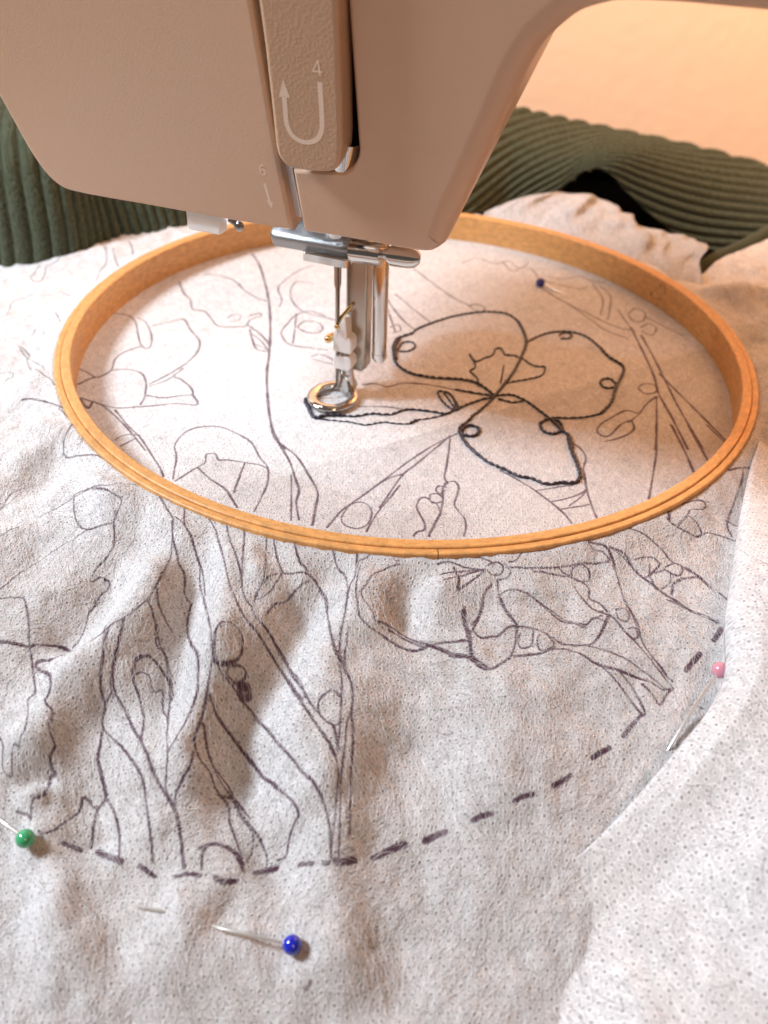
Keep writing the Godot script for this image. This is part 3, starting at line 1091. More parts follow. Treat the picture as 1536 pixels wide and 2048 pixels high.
# ---------------------------------------------------------------- folds, ink and stitches
func lay_folds() -> void:
	ridge(-4.9, 6, [-58.1, 98.7, -60.5, 109.8, -63.1, 117.1, -67.3, 123.3])
	ridge(4.9, 6, [-49.6, 98.5, -52.4, 111.9, -58.6, 123.4, -62.1, 132.4, -64.4, 139.7, -66.2, 144.9])
	ridge(3.9, 9, [-70.7, 86.3, -62.7, 81.1, -54.9, 74.1, -43.6, 92.9])
	ridge(-4.4, 4.5, [-42.1, 98.8, -42.1, 110.1, -42.6, 123.6, -42.7, 133.3])
	ridge(4.4, 4.5, [-37, 96.8, -36.6, 109.8, -35.8, 124.3, -36.6, 134, -37.6, 141.9, -34.3, 148.4])
	ridge(-5.9, 6, [-16.8, 104.7, -19.7, 117.1, -23.4, 127.7, -27, 136.2, -29.5, 144.9])
	ridge(3.5, 7, [-25.3, 101.6, -27.4, 110.5, -31, 120.9, -33.6, 129.1])
	ridge(4.4, 6, [-10.5, 105.7, -13.4, 115.6, -16.9, 125.4, -20.3, 134.1, -17.2, 142.7, -12, 150.6])
	ridge(3.9, 7, [-10.4, 123, -10.2, 139, -10.5, 153.6, -8.7, 166, -6.6, 178.2])
	ridge(-2.5, 11, [3.2, 129.3, 1, 146.9, -0.1, 162.1, 1.2, 174.5])
	ridge(-3.9, 9, [-28.6, 138.1, -22.1, 147.1, -19.6, 154, -24, 160.2])
	ridge(-3.4, 8, [-56.5, 128.3, -55.8, 139.3, -51, 149.1, -45.1, 156.6])
	ridge(3.9, 5, [-62.5, 150.4, -60.4, 158.7, -55.4, 167.2, -48.1, 177.2])
	ridge(-2.5, 6, [-69.3, 149.9, -63.9, 160.4, -58.4, 171.5])
	ridge(-2.9, 2.2, [-67.2, 147.8, -64, 146.5, -60.1, 145.9])
	ridge(2.2, 2.5, [-65.6, 150.6, -63.4, 148.9, -60.7, 148.7])
	ridge(1.6, 9, [-37.3, 166.5, -32.6, 164.9, -29, 166.8])
	ridge(-0.8, 2.5, [-28.8, 162.5, -27.7, 166.1, -27.8, 168.9])
	ridge(2.5, 6, [-48.7, 133.6, -46.9, 144.9, -41.7, 156.5])
	ridge(2.5, 10, [-42.2, 175, -29.3, 170.3, -17.6, 172.6])
	ridge(2.9, 4, [-3.5, 102.6, -5.2, 110.7, -5.2, 119.6])
	ridge(-2.9, 4, [5.3, 92.6, 1.3, 108.3, 0, 116.1])
	ridge(2, 4, [9.9, 101.7, 7.9, 107.9, 7, 114.6])
	ridge(2.5, 11, [19.6, 121.4, 20, 137.6, 16.9, 150.1])
	ridge(-1.5, 7, [8, 121, 7.1, 136.4, 6.3, 146.6])
	ridge(-2.5, 5, [-89.9, 85.7, -83.4, 70.9, -77.3, 66.1])
	ridge(2, 6, [-93.9, 74.8, -87.9, 60.3, -85, 52.2])
	ridge(-1.5, 6, [-81.3, 109.8, -77.4, 96.6, -70.2, 88])
	ridge(1.2, 4, [-103.8, 48, -100, 35.3, -95.9, 30.5])
	ridge(1.6, 2.2, [-33.8, 85.3, -30.4, 101.5, -28.7, 108.2])
	ridge(-1.4, 2, [-29, 87.5, -26.2, 101.6])
	ridge(1.5, 2.4, [-22.7, 88.8, -20.4, 103.7, -18.5, 110.1])
	ridge(-1.3, 2.2, [-15.9, 90, -14.3, 104.8])
	ridge(1.4, 2.5, [-9.2, 90.3, -8.9, 105.7, -8.9, 112])
	ridge(1.1, 2.6, [17.5, 90.1, 16.4, 104.3])
	ridge(1.2, 2.8, [28.9, 87.6, 27.9, 102, 29, 107.3])
	ridge(-1.1, 2.6, [40.7, 83.3, 40.2, 98.2])
	ridge(1.4, 2.4, [-49.3, 78.4, -47.1, 94.4])
	ridge(-1.2, 2.2, [-58.9, 72.5, -57.3, 87.8])
	ridge(4.9, 6, [123.4, -50, 106.3, -41.7, 96.9, -39.9])
	ridge(-2, 4, [114.5, -21.2, 103.4, -5.5, 98.3, 2.8])
	ridge(4.9, 5, [107.2, 1.1, 98.1, 18.4, 93.9, 40])

func draw_lines() -> void:
	ink(0.5, [-74.4, 81.1, -71.8, 81.2, -67.6, 82.9, -64.4, 84.3, -62.2, 85.4, -62.5, 87.9, -63.2, 90.4, -65.9, 91.3, -68.6, 91.7, -71.2, 89.6, -73.1, 86, -74.4, 81.1])
	ink(0.5, [-63.1, 88, -62.8, 90.9, -62.1, 93.5, -61.7, 96.6, -62.7, 99.1, -64.1, 101, -64.7, 102.9, -64.6, 104.5, -63.3, 102.9, -61.8, 103, -61.2, 103.4, -61.4, 104.9, -62.4, 106.9, -62.8, 109.5, -63.5, 111.7, -63.4, 113.8, -63.9, 116.9, -64.9, 118.8])
	ink(0.4, [-63.1, 90.9, -65.9, 91.3, -68.6, 91.9, -73.2, 95.1, -77.2, 99.7, -79.5, 103.7, -80.6, 107.7, -81.4, 109.7])
	ink(0.4, [-60.5, 79.4, -62.9, 79.8, -65.4, 82.4, -69.8, 81.8, -74.1, 82, -78.7, 85.6, -81, 87.3])
	ink(0.35, [-90.7, 84.2, -90.2, 79.5, -88.7, 75.8, -88.2, 76.6, -89.2, 80.9, -90.4, 83.5])
	ink(0.35, [-86.6, 94.9, -85.3, 92.6, -83.8, 91.4])
	ink(0.5, [-81.4, 52.9, -82.2, 60.6, -82.2, 63.3, -81, 66.1, -76.3, 67.6, -73.6, 68.4, -70.8, 69.9, -68.4, 72.1])
	ink(0.4, [-77.8, 61.9, -77.7, 63.5, -78.5, 64.1])
	ink(0.6, [-54.2, 83.4, -51.4, 88.3, -49.3, 91.9, -49.2, 94, -48.4, 96.8, -47.2, 99.5, -46.6, 101.4, -45.3, 102.9, -44.8, 105.1, -44.4, 107.3, -42.9, 108.7])
	ink(0.5, [-49.6, 91.9, -48.9, 96, -48.4, 101, -48.6, 106.8, -49.5, 112, -50.1, 113.5, -52, 116.2, -53.5, 117.9, -56, 119.8, -58, 121.7, -61.1, 122.4, -64.3, 120.5])
	ink(1, [-80.4, 121.7, -77.5, 121.8, -74.6, 121.8, -71.8, 121.7, -68.7, 120, -66.7, 119.1, -64.1, 120.4])
	ink(0.55, [-47.9, 87.1, -46.7, 92.8, -45, 95.3, -43.4, 98.7, -42.3, 101, -41.9, 104.2, -40.1, 109.1, -37.8, 116, -35.9, 122.1, -34.8, 126.4, -34, 127.3, -32.7, 127.1, -31, 125.8, -30.1, 124, -30.1, 121.6, -31.1, 120, -32.5, 119.5, -34, 120.1, -34.9, 122.2, -34.8, 124.7, -34.5, 126.4])
	ink(0.5, [-49.2, 90.9, -46.6, 93.3, -44.5, 96.4, -43, 99.6, -41.7, 101.9, -40, 108])
	ink(0.5, [-42.1, 90.2, -40.2, 93.2, -38.4, 97.9, -36.1, 104.7, -34.3, 109.8, -32.5, 113.4, -30.9, 116.4, -28.7, 118.4, -26.7, 119.5, -25, 120.9, -22.6, 123.1, -19.4, 129.2, -17.6, 132.4])
	ink(0.55, [-41.1, 80.7, -37, 95, -34.6, 101.4, -32.6, 106.5, -31.3, 111.6, -29.3, 114, -28.6, 115.8, -26.5, 117.1, -24.5, 118.8, -21.8, 121.6, -19.3, 125.9, -17, 132.1])
	ink(0.55, [-35.2, 83.4, -33.1, 99.5, -32.6, 104.2, -32.3, 106.5])
	ink(0.5, [-29.9, 84.9, -28.4, 100.1, -27.7, 106.9])
	ink(0.6, [-29.9, 84.9, -26.4, 99.3, -24.5, 104.4])
	ink(0.6, [-29.2, 114.5, -29, 110.9, -27.6, 107.5, -24.9, 104.7, -21.4, 104.1, -18.9, 104.3, -17.5, 105.4])
	ink(0.45, [-24.5, 104.4, -25.6, 107.8, -27.2, 110.6, -28.6, 111.8])
	ink(0.9, [-18.9, 104.3, -17.5, 105.4, -15.4, 108.3, -14.8, 111.1])
	ink(0.5, [-15.4, 108.3, -14.2, 114.4, -13.1, 119.7, -11.8, 123.2, -10.9, 126.4])
	ink(0.5, [-18.8, 105.3, -20.7, 106.7, -22.1, 108.2, -23.9, 110.4, -25.6, 112, -26.4, 114.2])
	ink(0.7, [-25.7, 86.4, -21.8, 100.1, -19.5, 103.1, -17.8, 105.1])
	ink(0.5, [-17.1, 87.9, -14, 100.3, -11.7, 103.8, -10.9, 108.1, -10.9, 112.7, -11.2, 115.8, -11.6, 119.6, -11.3, 123.2, -10.8, 127.6, -10.4, 130.5])
	ink(0.55, [-10.1, 89.1, -9.4, 103.3, -10.4, 107.8, -10.9, 112.7])
	ink(0.5, [-8.7, 102.5, -9.2, 108.6, -8.7, 112, -8, 115.1, -5.9, 116.8, -3.1, 117.4])
	ink(0.45, [-1, 100.5, -1.8, 99.6, -3.9, 89.5, -6.8, 99.2, -8.8, 101, -9.4, 103.3])
	ink(0.45, [-0.5, 101.2, -2.5, 102, -5.5, 104.5, -7.2, 107.8, -8, 110.4, -5.6, 113.8, -5, 115.4, -3.3, 115.1])
	ink(0.45, [-80.7, 111.8, -78.4, 111.2, -76.3, 111.2, -74.9, 113.4, -73.4, 116.8, -72.3, 120.3, -70.8, 124.4, -68.9, 128.6, -67.7, 131.8, -68.8, 133.1])
	ink(0.7, [-63.7, 124.9, -67.2, 124, -69.5, 124.7, -69.3, 126, -66.8, 128, -64.9, 130.1, -64.2, 132.7, -64.6, 134.6])
	ink(0.5, [-50.1, 113.5, -48.9, 115.2, -47.9, 117.5, -46.9, 119.8, -45.6, 121.3, -44.5, 123.7, -43.4, 127, -43.1, 129.5])
	ink(0.5, [-48.8, 110.5, -48.1, 113.2, -46.7, 115, -45.3, 116.1])
	ink(0.55, [-42.9, 108.7, -43, 112.7, -42.1, 116.2, -38.5, 124, -37.6, 127.6, -37.1, 131.4, -37.2, 133.6])
	ink(0.55, [-53.5, 117.9, -53.8, 121.5, -54, 124.5, -54.1, 127.9, -54, 130, -53.3, 131.4])
	ink(0.55, [-56, 119.8, -56.2, 122, -56.1, 125.1, -55.9, 128.5, -55.7, 130.5, -54.9, 131.6])
	ink(0.45, [-73.2, 117.3, -71.9, 121.7, -70.9, 123.9, -69.4, 127.6, -67.4, 132, -68.6, 133, -67.9, 135.3, -66.9, 137.9, -66.4, 140.8, -66.9, 141.8, -67.1, 142.7, -68.2, 142.3, -68.5, 143.3, -68.1, 145.5, -68.2, 146.5, -69.4, 145.9, -70.1, 144.4, -70.5, 142.1, -71.7, 140.4])
	ink(0.6, [-65.4, 119.7, -66, 124.3, -69.1, 123.9, -69.7, 125.2, -67.8, 126.9, -65.6, 128.9, -64.4, 131.6, -64.4, 133.7, -64.3, 135.2, -62.8, 136.5, -62.5, 137.9, -62.7, 139.1, -62, 140.7, -61.3, 141.8, -61.8, 143.4, -61.5, 144.5, -60.6, 145.1, -61.8, 145.5, -61.5, 149.2, -63, 150.3, -63.1, 151.9, -62.9, 152.8])
	ink(0.7, [-65.7, 151.7, -63.6, 152.3, -62.9, 152.9])
	ink(0.55, [-59.9, 156.1, -60.8, 155.2, -59.8, 155.4, -58.3, 154.2, -56.9, 151.9, -55.7, 149.8, -55.6, 147.8, -54.4, 148, -53.7, 148.7, -52.7, 149.2])
	ink(0.6, [-57.1, 119.1, -56.4, 122.9, -55.9, 125.6, -55.9, 129, -55.4, 131.3, -54.8, 132.4, -54.9, 134.9, -53.9, 136.5, -50.2, 139.8, -47, 143.2, -44.7, 146.2, -43.5, 149.6, -42.2, 153.4, -40.8, 158.2])
	ink(0.7, [-53.7, 119.4, -53.9, 123.6, -54, 126.4, -53.6, 129.5, -52.8, 131, -50.5, 133.6, -48.3, 137.1, -46.2, 139.7])
	ink(0.5, [-54.8, 132.2, -53.7, 130.4])
	ink(0.8, [-54.6, 136.2, -54.2, 139.2, -54, 141.8, -52.8, 144.5, -51.5, 147.5, -52.7, 149.2, -52.7, 151.8, -52.5, 155.5])
	ink(0.6, [-51.1, 148, -49.5, 150, -48.1, 152.6, -46.8, 157.3])
	ink(0.7, [-50.4, 124.1, -48.8, 122.6, -47, 123.1, -45.3, 124.5, -44.3, 125.6, -43.5, 128.9, -42.4, 134.9])
	ink(0.7, [-50.6, 124.5, -50.3, 127.6, -48.9, 130.3, -47.3, 133.7, -46.6, 136.5, -46.2, 139.7, -44.9, 141.8, -43.1, 144.9, -40.9, 147.7, -38.8, 149.9])
	ink(1, [-39.5, 149.2, -38.8, 149.9, -37.7, 151.7, -36.7, 154.4, -35.2, 159.3])
	ink(0.5, [-49.9, 126.8, -49.1, 126, -47.9, 126.1, -47.1, 127.7, -46.2, 128.9, -45.1, 127.8, -43.9, 132.6, -42.4, 134.9, -41.6, 139.2, -40.8, 142.3, -40.5, 145.2, -40.3, 147.7, -38.8, 149.9])
	ink(0.6, [-40.7, 142.8, -39.8, 141, -38.8, 138.2, -37.6, 134.7, -37.1, 131.9, -37.7, 128.2, -38.7, 123.7, -42.1, 116.3, -43, 113.2])
	ink(0.5, [-48.1, 116.7, -47.5, 120.1, -46, 120.9, -45, 123.5, -44.3, 125.2])
	ink(0.6, [-38.2, 150.1, -38.4, 148.7, -37.5, 146.7, -36.3, 144.5, -36.3, 141.8])
	ink(0.6, [-34.9, 126.4, -35.2, 128.9, -35.3, 132.4, -35.7, 135.8, -36.4, 138.6, -36.3, 140.5, -34.9, 142.8, -33.2, 143.9, -32, 145.5, -29.8, 147.1, -29, 150.2, -27.8, 152.8, -25.8, 156.6])
	ink(0.5, [-34.8, 132.2, -33.4, 134.4, -31.4, 135.3, -29, 136.4, -27.2, 138.1])
	ink(0.5, [-35.3, 136.7, -34.5, 139.1, -33.3, 141.7, -30.3, 143.7, -28.9, 145.6, -25.6, 148.9])
	ink(0.7, [-31.6, 146, -30.6, 145.8, -28.9, 145.8, -26.8, 147.7])
	ink(0.8, [-32.2, 159.4, -32.5, 157.4, -32, 155.7, -30.4, 155, -28.5, 155.3, -26.7, 156.2, -25.5, 157.7])
	ink(0.8, [-34.3, 126.8, -33.4, 127.1, -31.5, 126.1])
	ink(0.5, [-32.4, 127.9, -31.7, 126.8, -30, 125.9, -29, 126.2, -29.4, 127.2, -30.4, 128.2, -31.5, 128.4, -32.4, 127.9])
	ink(0.6, [-34.3, 127, -33, 128.3, -31.2, 129, -30.1, 129.5, -29.4, 129.9, -27.6, 130.6, -24.7, 133.8, -21.6, 138.2, -18.8, 141.8, -16.1, 145, -14.2, 147, -12.7, 148.9, -11.7, 150.9, -10.8, 154.1, -10.5, 157.4])
	ink(1.1, [-30, 128.3, -29, 127.7, -28.3, 127.9, -28.3, 128.9, -29.5, 129.3, -30, 128.7, -29.1, 128.1])
	ink(0.8, [-31.2, 135.1, -29.1, 136.4, -26.4, 138.6, -23.8, 141.8, -21.2, 145])
	ink(0.55, [-34.8, 132.4, -33.5, 134, -31.2, 135.1, -29.1, 136.4, -26.4, 138.6, -23.8, 141.8, -21.2, 145, -18.9, 147.2, -17.2, 149.3, -16.7, 150.4, -17.6, 151.5, -18.2, 153.3, -18.4, 155.4, -19.8, 156])
	ink(0.6, [-35.3, 136.7, -34.4, 139.7, -32.7, 142.6, -30.8, 144.4, -28.8, 146.2, -26.7, 149, -24.7, 151, -23, 153.3, -21.8, 155.5, -21.8, 157.7])
	ink(0.5, [-30.6, 145.7, -29.1, 146.2, -26.9, 149.3, -24.9, 151.4, -24.4, 153.8, -25, 157.1])
	ink(0.9, [-33.3, 156.2, -31.5, 155.3, -29.6, 155.2, -27.6, 155.8, -26.3, 157.1, -25.4, 158.6])
	ink(0.9, [-27.5, 116.7, -25.9, 117.5, -23.5, 119.4, -22, 121.2])
	ink(0.6, [-22, 121.2, -19.5, 126.5, -16.8, 132, -15.1, 134.2, -13.4, 136.1, -11.6, 137.3, -10.4, 141.3])
	ink(0.8, [-29.5, 117.8, -26.5, 119.7, -24.2, 121.4, -21.3, 125.1, -18.3, 131.9, -15.8, 135.6, -13.8, 138.3, -11.9, 140.7, -10.9, 142.4])
	ink(0.45, [-10.9, 142.4, -10.1, 145, -10.2, 148.3, -10.2, 151.9, -10.4, 154.8, -10.5, 157.4])
	ink(0.6, [-10.8, 131.7, -12, 130.8, -13.5, 131.5, -14.6, 132.9, -14.4, 134.6, -13.4, 136.1, -11.6, 137.1, -10.4, 136.4])
	ink(0.8, [-11.6, 137.1, -11, 138.8, -10.4, 141.3])
	ink(0.55, [-11.5, 117.1, -11.6, 122.1, -10.8, 127.2, -10.5, 131.5, -10.4, 136.4, -10.4, 141.3])
	ink(0.5, [-10.2, 117, -10.3, 120.9, -10.5, 122.7, -10, 125.8, -8.9, 128.3, -8.5, 131.6, -8.7, 134, -9.2, 136.5, -9.3, 140.6, -9.6, 144.2, -9.5, 148.1, -9.3, 152.9, -9.2, 157.2])
	ink(0.6, [-11.1, 123.3, -10.2, 126.2, -9.2, 128.1, -8.4, 130.6, -8.5, 134.4, -8, 137, -7.9, 141.3, -7.9, 145.3, -7.7, 150.2, -7.6, 153.7])
	ink(0.5, [-14.1, 115.9, -12.8, 121.4, -11.6, 124.1, -11.1, 126.6])
	ink(1.1, [-15.8, 157.4, -13.5, 157.9])
	ink(1.2, [-11.6, 158.2, -10.8, 158.1])
	ink(1.3, [-9.7, 157.9, -8.1, 157.5, -6.5, 156.8])
	ink(1.3, [-3.4, 155.5, -0.6, 154.1, 2.2, 152.8])
	ink(1.3, [5.6, 152.2, 7.6, 151.4, 9.3, 151])
	ink(1.1, [-23.4, 158.6, -21.6, 157.7, -20, 157.1])
	ink(1.1, [-56.7, 156, -55.2, 156.1, -53.9, 156.3])
	ink(1.3, [-51.1, 156.1, -48.5, 157.4, -46.3, 158.3])
	ink(0.9, [-42.9, 158.9, -41.4, 159.7, -40.1, 160.3])
	ink(0.9, [-36.5, 160.6, -34.4, 160.4, -32.3, 160.5])
	ink(1.1, [-29.7, 160.8, -28.4, 161.2, -26.4, 160.7])
	ink(0.7, [-12.3, 174.7, -12.6, 175.3, -13.2, 175.6])
	ink(1, [13.8, 149.7, 15.4, 149.1, 17.2, 148.8])
	ink(1, [20.9, 147, 22.6, 146.3, 24.3, 145.8])
	ink(1.1, [28.3, 144, 30.1, 142.9, 31.5, 141.9])
	ink(1.1, [35.8, 138.5, 37.6, 137.2, 39.3, 136.2])
	ink(1.1, [42, 134.1, 44, 132, 45.8, 130.1])
	ink(1.3, [55.9, 120.6, 58, 118.4, 59.3, 117])
	ink(1.3, [62.6, 113.8, 64, 112, 65.1, 110.5])
	ink(0.9, [9.9, 119.8, 13.5, 120.8, 15.8, 122.9, 17.8, 123.1, 19.9, 121.7, 21.6, 120])
	ink(0.7, [21.6, 120, 22.5, 117.8, 23.1, 115, 23.4, 113.1])
	ink(0.7, [9.9, 117.3, 12, 117.2, 13.6, 117.1])
	ink(1.1, [12.5, 110.6, 13, 113.6, 13.6, 116.7, 13.9, 119.9])
	ink(0.6, [16.8, 108.1, 16.3, 110, 14.5, 114.1, 13.2, 116.2])
	ink(0.6, [14.5, 114.5, 16.1, 116, 18.1, 115.4, 19.8, 115, 21.5, 113.5, 23.6, 113.1, 26.5, 113.3, 28.9, 114.3, 31.3, 115.7, 32.9, 116.3])
	ink(0.8, [31.3, 115.7, 32.9, 116.3, 37.5, 115.9, 39.3, 114.6, 40.8, 112.2, 42.3, 109.1])
	ink(0.6, [20.2, 107, 21.3, 109.7, 22.8, 112.2, 23.6, 113.1])
	ink(0.5, [23.9, 114.5, 23.4, 116.4, 24.1, 117.7, 25.8, 117.2, 26.4, 115.2, 26.5, 113.8])
	ink(0.5, [27.7, 114.7, 27.1, 116.5, 27.8, 118.4, 29.9, 117.6, 30.4, 116.2, 29.3, 114.7])
	ink(0.7, [22.4, 119.6, 25.3, 119.2, 27.8, 118.9, 29.9, 118, 32.3, 117.5])
	ink(0.8, [32.3, 117.5, 35.2, 118.3, 38.2, 120.2, 42.1, 121.5, 46, 122.5, 49, 123.5, 50.9, 124.6, 52.9, 124])
	ink(0.55, [37.4, 116.3, 41, 117.3, 44.4, 119.1, 47.4, 121.1, 49.9, 123, 51.7, 124.6])
	ink(0.7, [52.9, 124, 51.5, 125.5, 49.6, 128, 48.6, 126.4, 47, 124])
	ink(0.55, [39.7, 121, 41.8, 123.9, 43.9, 126.6, 45.9, 129.7, 46.6, 129.5, 45.8, 127, 44.6, 124.1, 42.5, 121.7])
	ink(0.55, [27.4, 106.6, 29.8, 108.7, 32.6, 110.5, 35.1, 111.2, 37.1, 111.9, 39, 110.1, 41, 110.8])
	ink(0.55, [37.4, 105.5, 39.6, 108.3, 42, 109.1, 43.5, 110.5, 45.3, 113.3, 47.1, 115.1, 48.7, 117.8, 50.7, 120.8, 52.3, 123, 52.9, 124])
	ink(0.6, [46.1, 104.8, 46.9, 107.8, 47.8, 110.2, 48.1, 113.7, 49.2, 116.9, 50.8, 119.6, 52.1, 121.6, 53.2, 122.6])
	ink(0.55, [43.9, 107.9, 45.7, 107.4, 46.5, 108.8, 45.6, 110.6, 44.2, 110.2, 43.8, 108.7])
	ink(0.55, [45.8, 112.2, 47.1, 112, 47.5, 113.7, 46.4, 114.2, 45.5, 113.3])
	ink(0.9, [55.2, 104.1, 58.3, 105.8, 61, 107.6, 64.7, 108.9])
	ink(0.5, [57.6, 127.9, 58, 128])
	ink(0.9, [-3.3, 115.1, -0.2, 115, 4.3, 117.1, 7.3, 118.4, 10.7, 119.7, 14.1, 120.9, 17.3, 123.1])
	ink(0.8, [-3.1, 117.5, -0.1, 118.5, 2.9, 118.8, 5.3, 118.1, 8.8, 117.3, 12.7, 117])
	ink(0.6, [-2.2, 115.7, 1.4, 116.5, 4.8, 118.1])
	ink(0.6, [7.4, 100.5, 9.7, 99.9, 12.8, 100.9, 17, 101.3])
	ink(0.6, [8.1, 103.1, 12.8, 101.8, 17, 101.3])
	ink(0.6, [8.6, 105.2, 13.3, 102.5, 17, 101.3])
	ink(0.7, [10.7, 101.2, 11.7, 104.1, 11.5, 106.5, 13.8, 104.7, 17, 101.7])
	ink(0.5, [17.8, 100.2, 19.6, 99.4, 21, 100.2, 20.4, 101.9, 18.5, 102.1, 17.6, 101.3])
	ink(0.5, [21.2, 99.6, 22.5, 101.2, 21.7, 102.7, 19.8, 103])
	ink(0.5, [16, 98.4, 18.1, 99.2, 19.1, 99.9])
	ink(0.55, [22.3, 99.1, 24.5, 97.4, 30, 86.1, 33.6, 83.7, 38.3, 82.6, 40.1, 92.1, 42.8, 93.3, 44.4, 95.3])
	ink(0.6, [22.3, 100.3, 25.4, 100.2, 29.6, 99.5, 34.1, 98.1, 38.6, 96.7, 44.2, 95.5])
	ink(0.6, [27.4, 100.9, 31.8, 100.4, 35, 100.4, 37.6, 101.2, 39, 102.8, 38.8, 105.2, 40.7, 106.4, 42, 108.4])
	ink(0.7, [35.6, 99.9, 36, 98.2, 38, 97.1, 39.5, 98.4, 39.3, 100.4, 37.1, 101.1, 35.5, 100.2])
	ink(0.6, [33, 98.5, 34, 99.6, 35.3, 99.9])
	ink(0.6, [18.5, 104.1, 16.9, 106.8, 15.9, 110.6, 14.2, 113.2])
	ink(0.55, [19.8, 103, 20, 107.1, 21.4, 110.4, 23.3, 112.7])
	ink(0.5, [20, 106.5, 22.1, 105.4, 25.2, 105.6, 28.2, 107.1, 31.2, 109, 34.1, 110.5, 37, 111.4, 38.7, 110.5, 40.8, 109.5])
	ink(0.55, [35.9, 102.6, 37.2, 105.5, 39, 107.8, 40.9, 108.6, 41.8, 110, 39.8, 113.6, 37.5, 116, 33.5, 116.3])
	ink(0.9, [12.8, 109.8, 13.2, 113.2, 13.9, 116, 13.9, 119.6, 15, 121.8])
	ink(0.8, [40.1, 91.6, 43.4, 92, 44.8, 94.4, 45.1, 97.1])
	ink(0.55, [45.1, 97.1, 45.8, 101.4, 46.1, 104.8, 47.1, 108.4, 47.6, 111.9, 48.2, 114.2])
	ink(0.8, [44.5, 92.1, 47.7, 93.3, 49.1, 95.8, 51.3, 98.7, 53.5, 101.3, 55.7, 103.3, 59.3, 106.3, 62.5, 108, 64.5, 109.2])
	ink(0.55, [45, 92.4, 48.6, 95.3, 50.9, 98.2, 53.5, 101.7])
	ink(0.6, [49.6, 86.4, 52.9, 87.4, 56.1, 89.7, 58.4, 93.1, 60.7, 94.9, 63, 96.9])
	ink(0.9, [60.7, 94.9, 63, 96.9, 64.9, 99.7, 67, 102.1, 69.4, 103, 70.9, 100.1])
	ink(0.6, [49.8, 94.3, 53.3, 92.8, 55.4, 94.2, 53.2, 97.1, 51.3, 98.7])
	ink(0.7, [56.3, 95.1, 58.8, 93.6, 60.2, 94.9, 59.1, 97.3, 57.1, 96.8, 56.2, 95.5])
	ink(0.6, [53.8, 97.1, 56.7, 96, 56.9, 98.9, 54.6, 101.3])
	ink(0.8, [56.4, 102.5, 57.5, 99.6, 60, 98, 62.9, 97.3])
	ink(0.5, [53.1, 94.7, 52.6, 97.9, 53.1, 100.8])
	ink(0.6, [60.9, 70.6, 59.5, 82.1, 60.9, 78.4, 64.1, 76.4, 68.1, 74.5, 69.5, 75.3, 68.2, 77.4, 65.3, 78.2, 64.1, 80, 61.3, 83.6])
	ink(0.6, [59, 81.6, 59.9, 83.3, 62.7, 84.5, 65.6, 84.9, 66.9, 84, 66.2, 81.5, 64.1, 80])
	ink(0.6, [65.6, 84.9, 68.8, 83.5, 72.2, 83.9, 75.5, 84.6, 77.7, 81.9, 78.3, 79.4, 75.7, 79.1, 74.1, 78.4])
	ink(0.7, [82.6, 60.4, 80.8, 65.2, 77.3, 72.3, 74.4, 78.4, 73.8, 81.1, 74.1, 83.3])
	ink(0.8, [78.2, 62.4, 82.7, 60, 86.5, 58.4])
	ink(0.8, [86.5, 58.4, 84, 62.7])
	ink(0.6, [83.6, 63.1, 80.8, 69.6])
	ink(0.4, [89.1, 51, 88.1, 54.6])
	ink(0.4, [-125.3, -8.8, -123.8, -10.6, -124.5, -15, -126.2, -21.4, -124.1, -22.8, -121.2, -23.6])
	ink(0.35, [-121.6, -24.7, -117.2, -23.3, -112.7, -23.5, -112.1, -25.4, -109.1, -24.3, -104.8, -19])
	ink(0.5, [-101.9, 2.5, -105.1, -4, -106.9, -7.2])
	ink(0.5, [-107.5, -4.3, -109.1, -2.7, -111.1, -1.1, -110.1, 4.1, -111.5, 7.1, -111.1, 10.9])
	ink(0.4, [-102, 4.1, -106, 1.6, -106.9, 3.1, -105.2, 8.4])
	ink(0.55, [-112.1, 11.1, -109.4, 15.3, -106.6, 18.8, -106.3, 17.9, -108.2, 15.3, -110.9, 12])
	ink(0.5, [-107, 18.5, -104.4, 24.3, -101.6, 27.8, -98.8, 30.9, -96.5, 33.6, -94.1, 35.4, -92.1, 38.6])
	ink(0.35, [-106.3, 18.8, -102.9, 23.3, -99.8, 26.5, -97.3, 30.6])
	ink(0.4, [-112.2, 25.4, -110, 25.5, -107.8, 26.9, -107.8, 29.2, -108.7, 29.6, -108.3, 31.6])
	ink(0.7, [-99.5, 42.9, -97.1, 42.9, -93.9, 44.2, -90.6, 46.4, -87.9, 48.3, -86.7, 49.2])
	ink(0.45, [-87.6, 49.3, -85.8, 51.1, -84.1, 53.3])
	ink(0.5, [-121.2, -55.1, -121, -51.3, -123.6, -48.3, -122, -40.8, -121.5, -36.3, -123.7, -35.6, -126.3, -39.5, -126.3, -43, -126.4, -49.1])
	ink(0.5, [-107.5, -62.7, -104.6, -54.8, -102.7, -47.3, -102.3, -39.2, -100.6, -29])
	ink(0.5, [-103.8, -60.1, -101.1, -52.3, -96.2, -40.3])
	ink(0.6, [-100.3, -68.3, -97.5, -61.5, -94.5, -51.9])
	ink(0.35, [-124.7, -15.8, -126.2, -21.1, -122.3, -23.4, -119.8, -24.5])
	faint(0.45, [-77.9, 36.6, -72.8, 43.5, -68.2, 48.9, -64.1, 55.3, -60.2, 61.5, -58.5, 65])
	faint(0.45, [-56, 65.8, -56.2, 64.3, -57.1, 56.9, -58.6, 51.5, -57.2, 45.7, -53.9, 42.8, -48.7, 42.3, -43.6, 45.1, -39.4, 48.8, -36.3, 55.2, -33.8, 59.3, -33, 65.5, -33.7, 71.5, -34.6, 76.8])
	faint(0.45, [-55.3, 66.7, -52, 61.8, -49.6, 58.5, -49.9, 55.2, -47.8, 54.5, -46.4, 57.1, -44.2, 56.9, -39.7, 57.7, -35.8, 58.4, -33.4, 60.3])
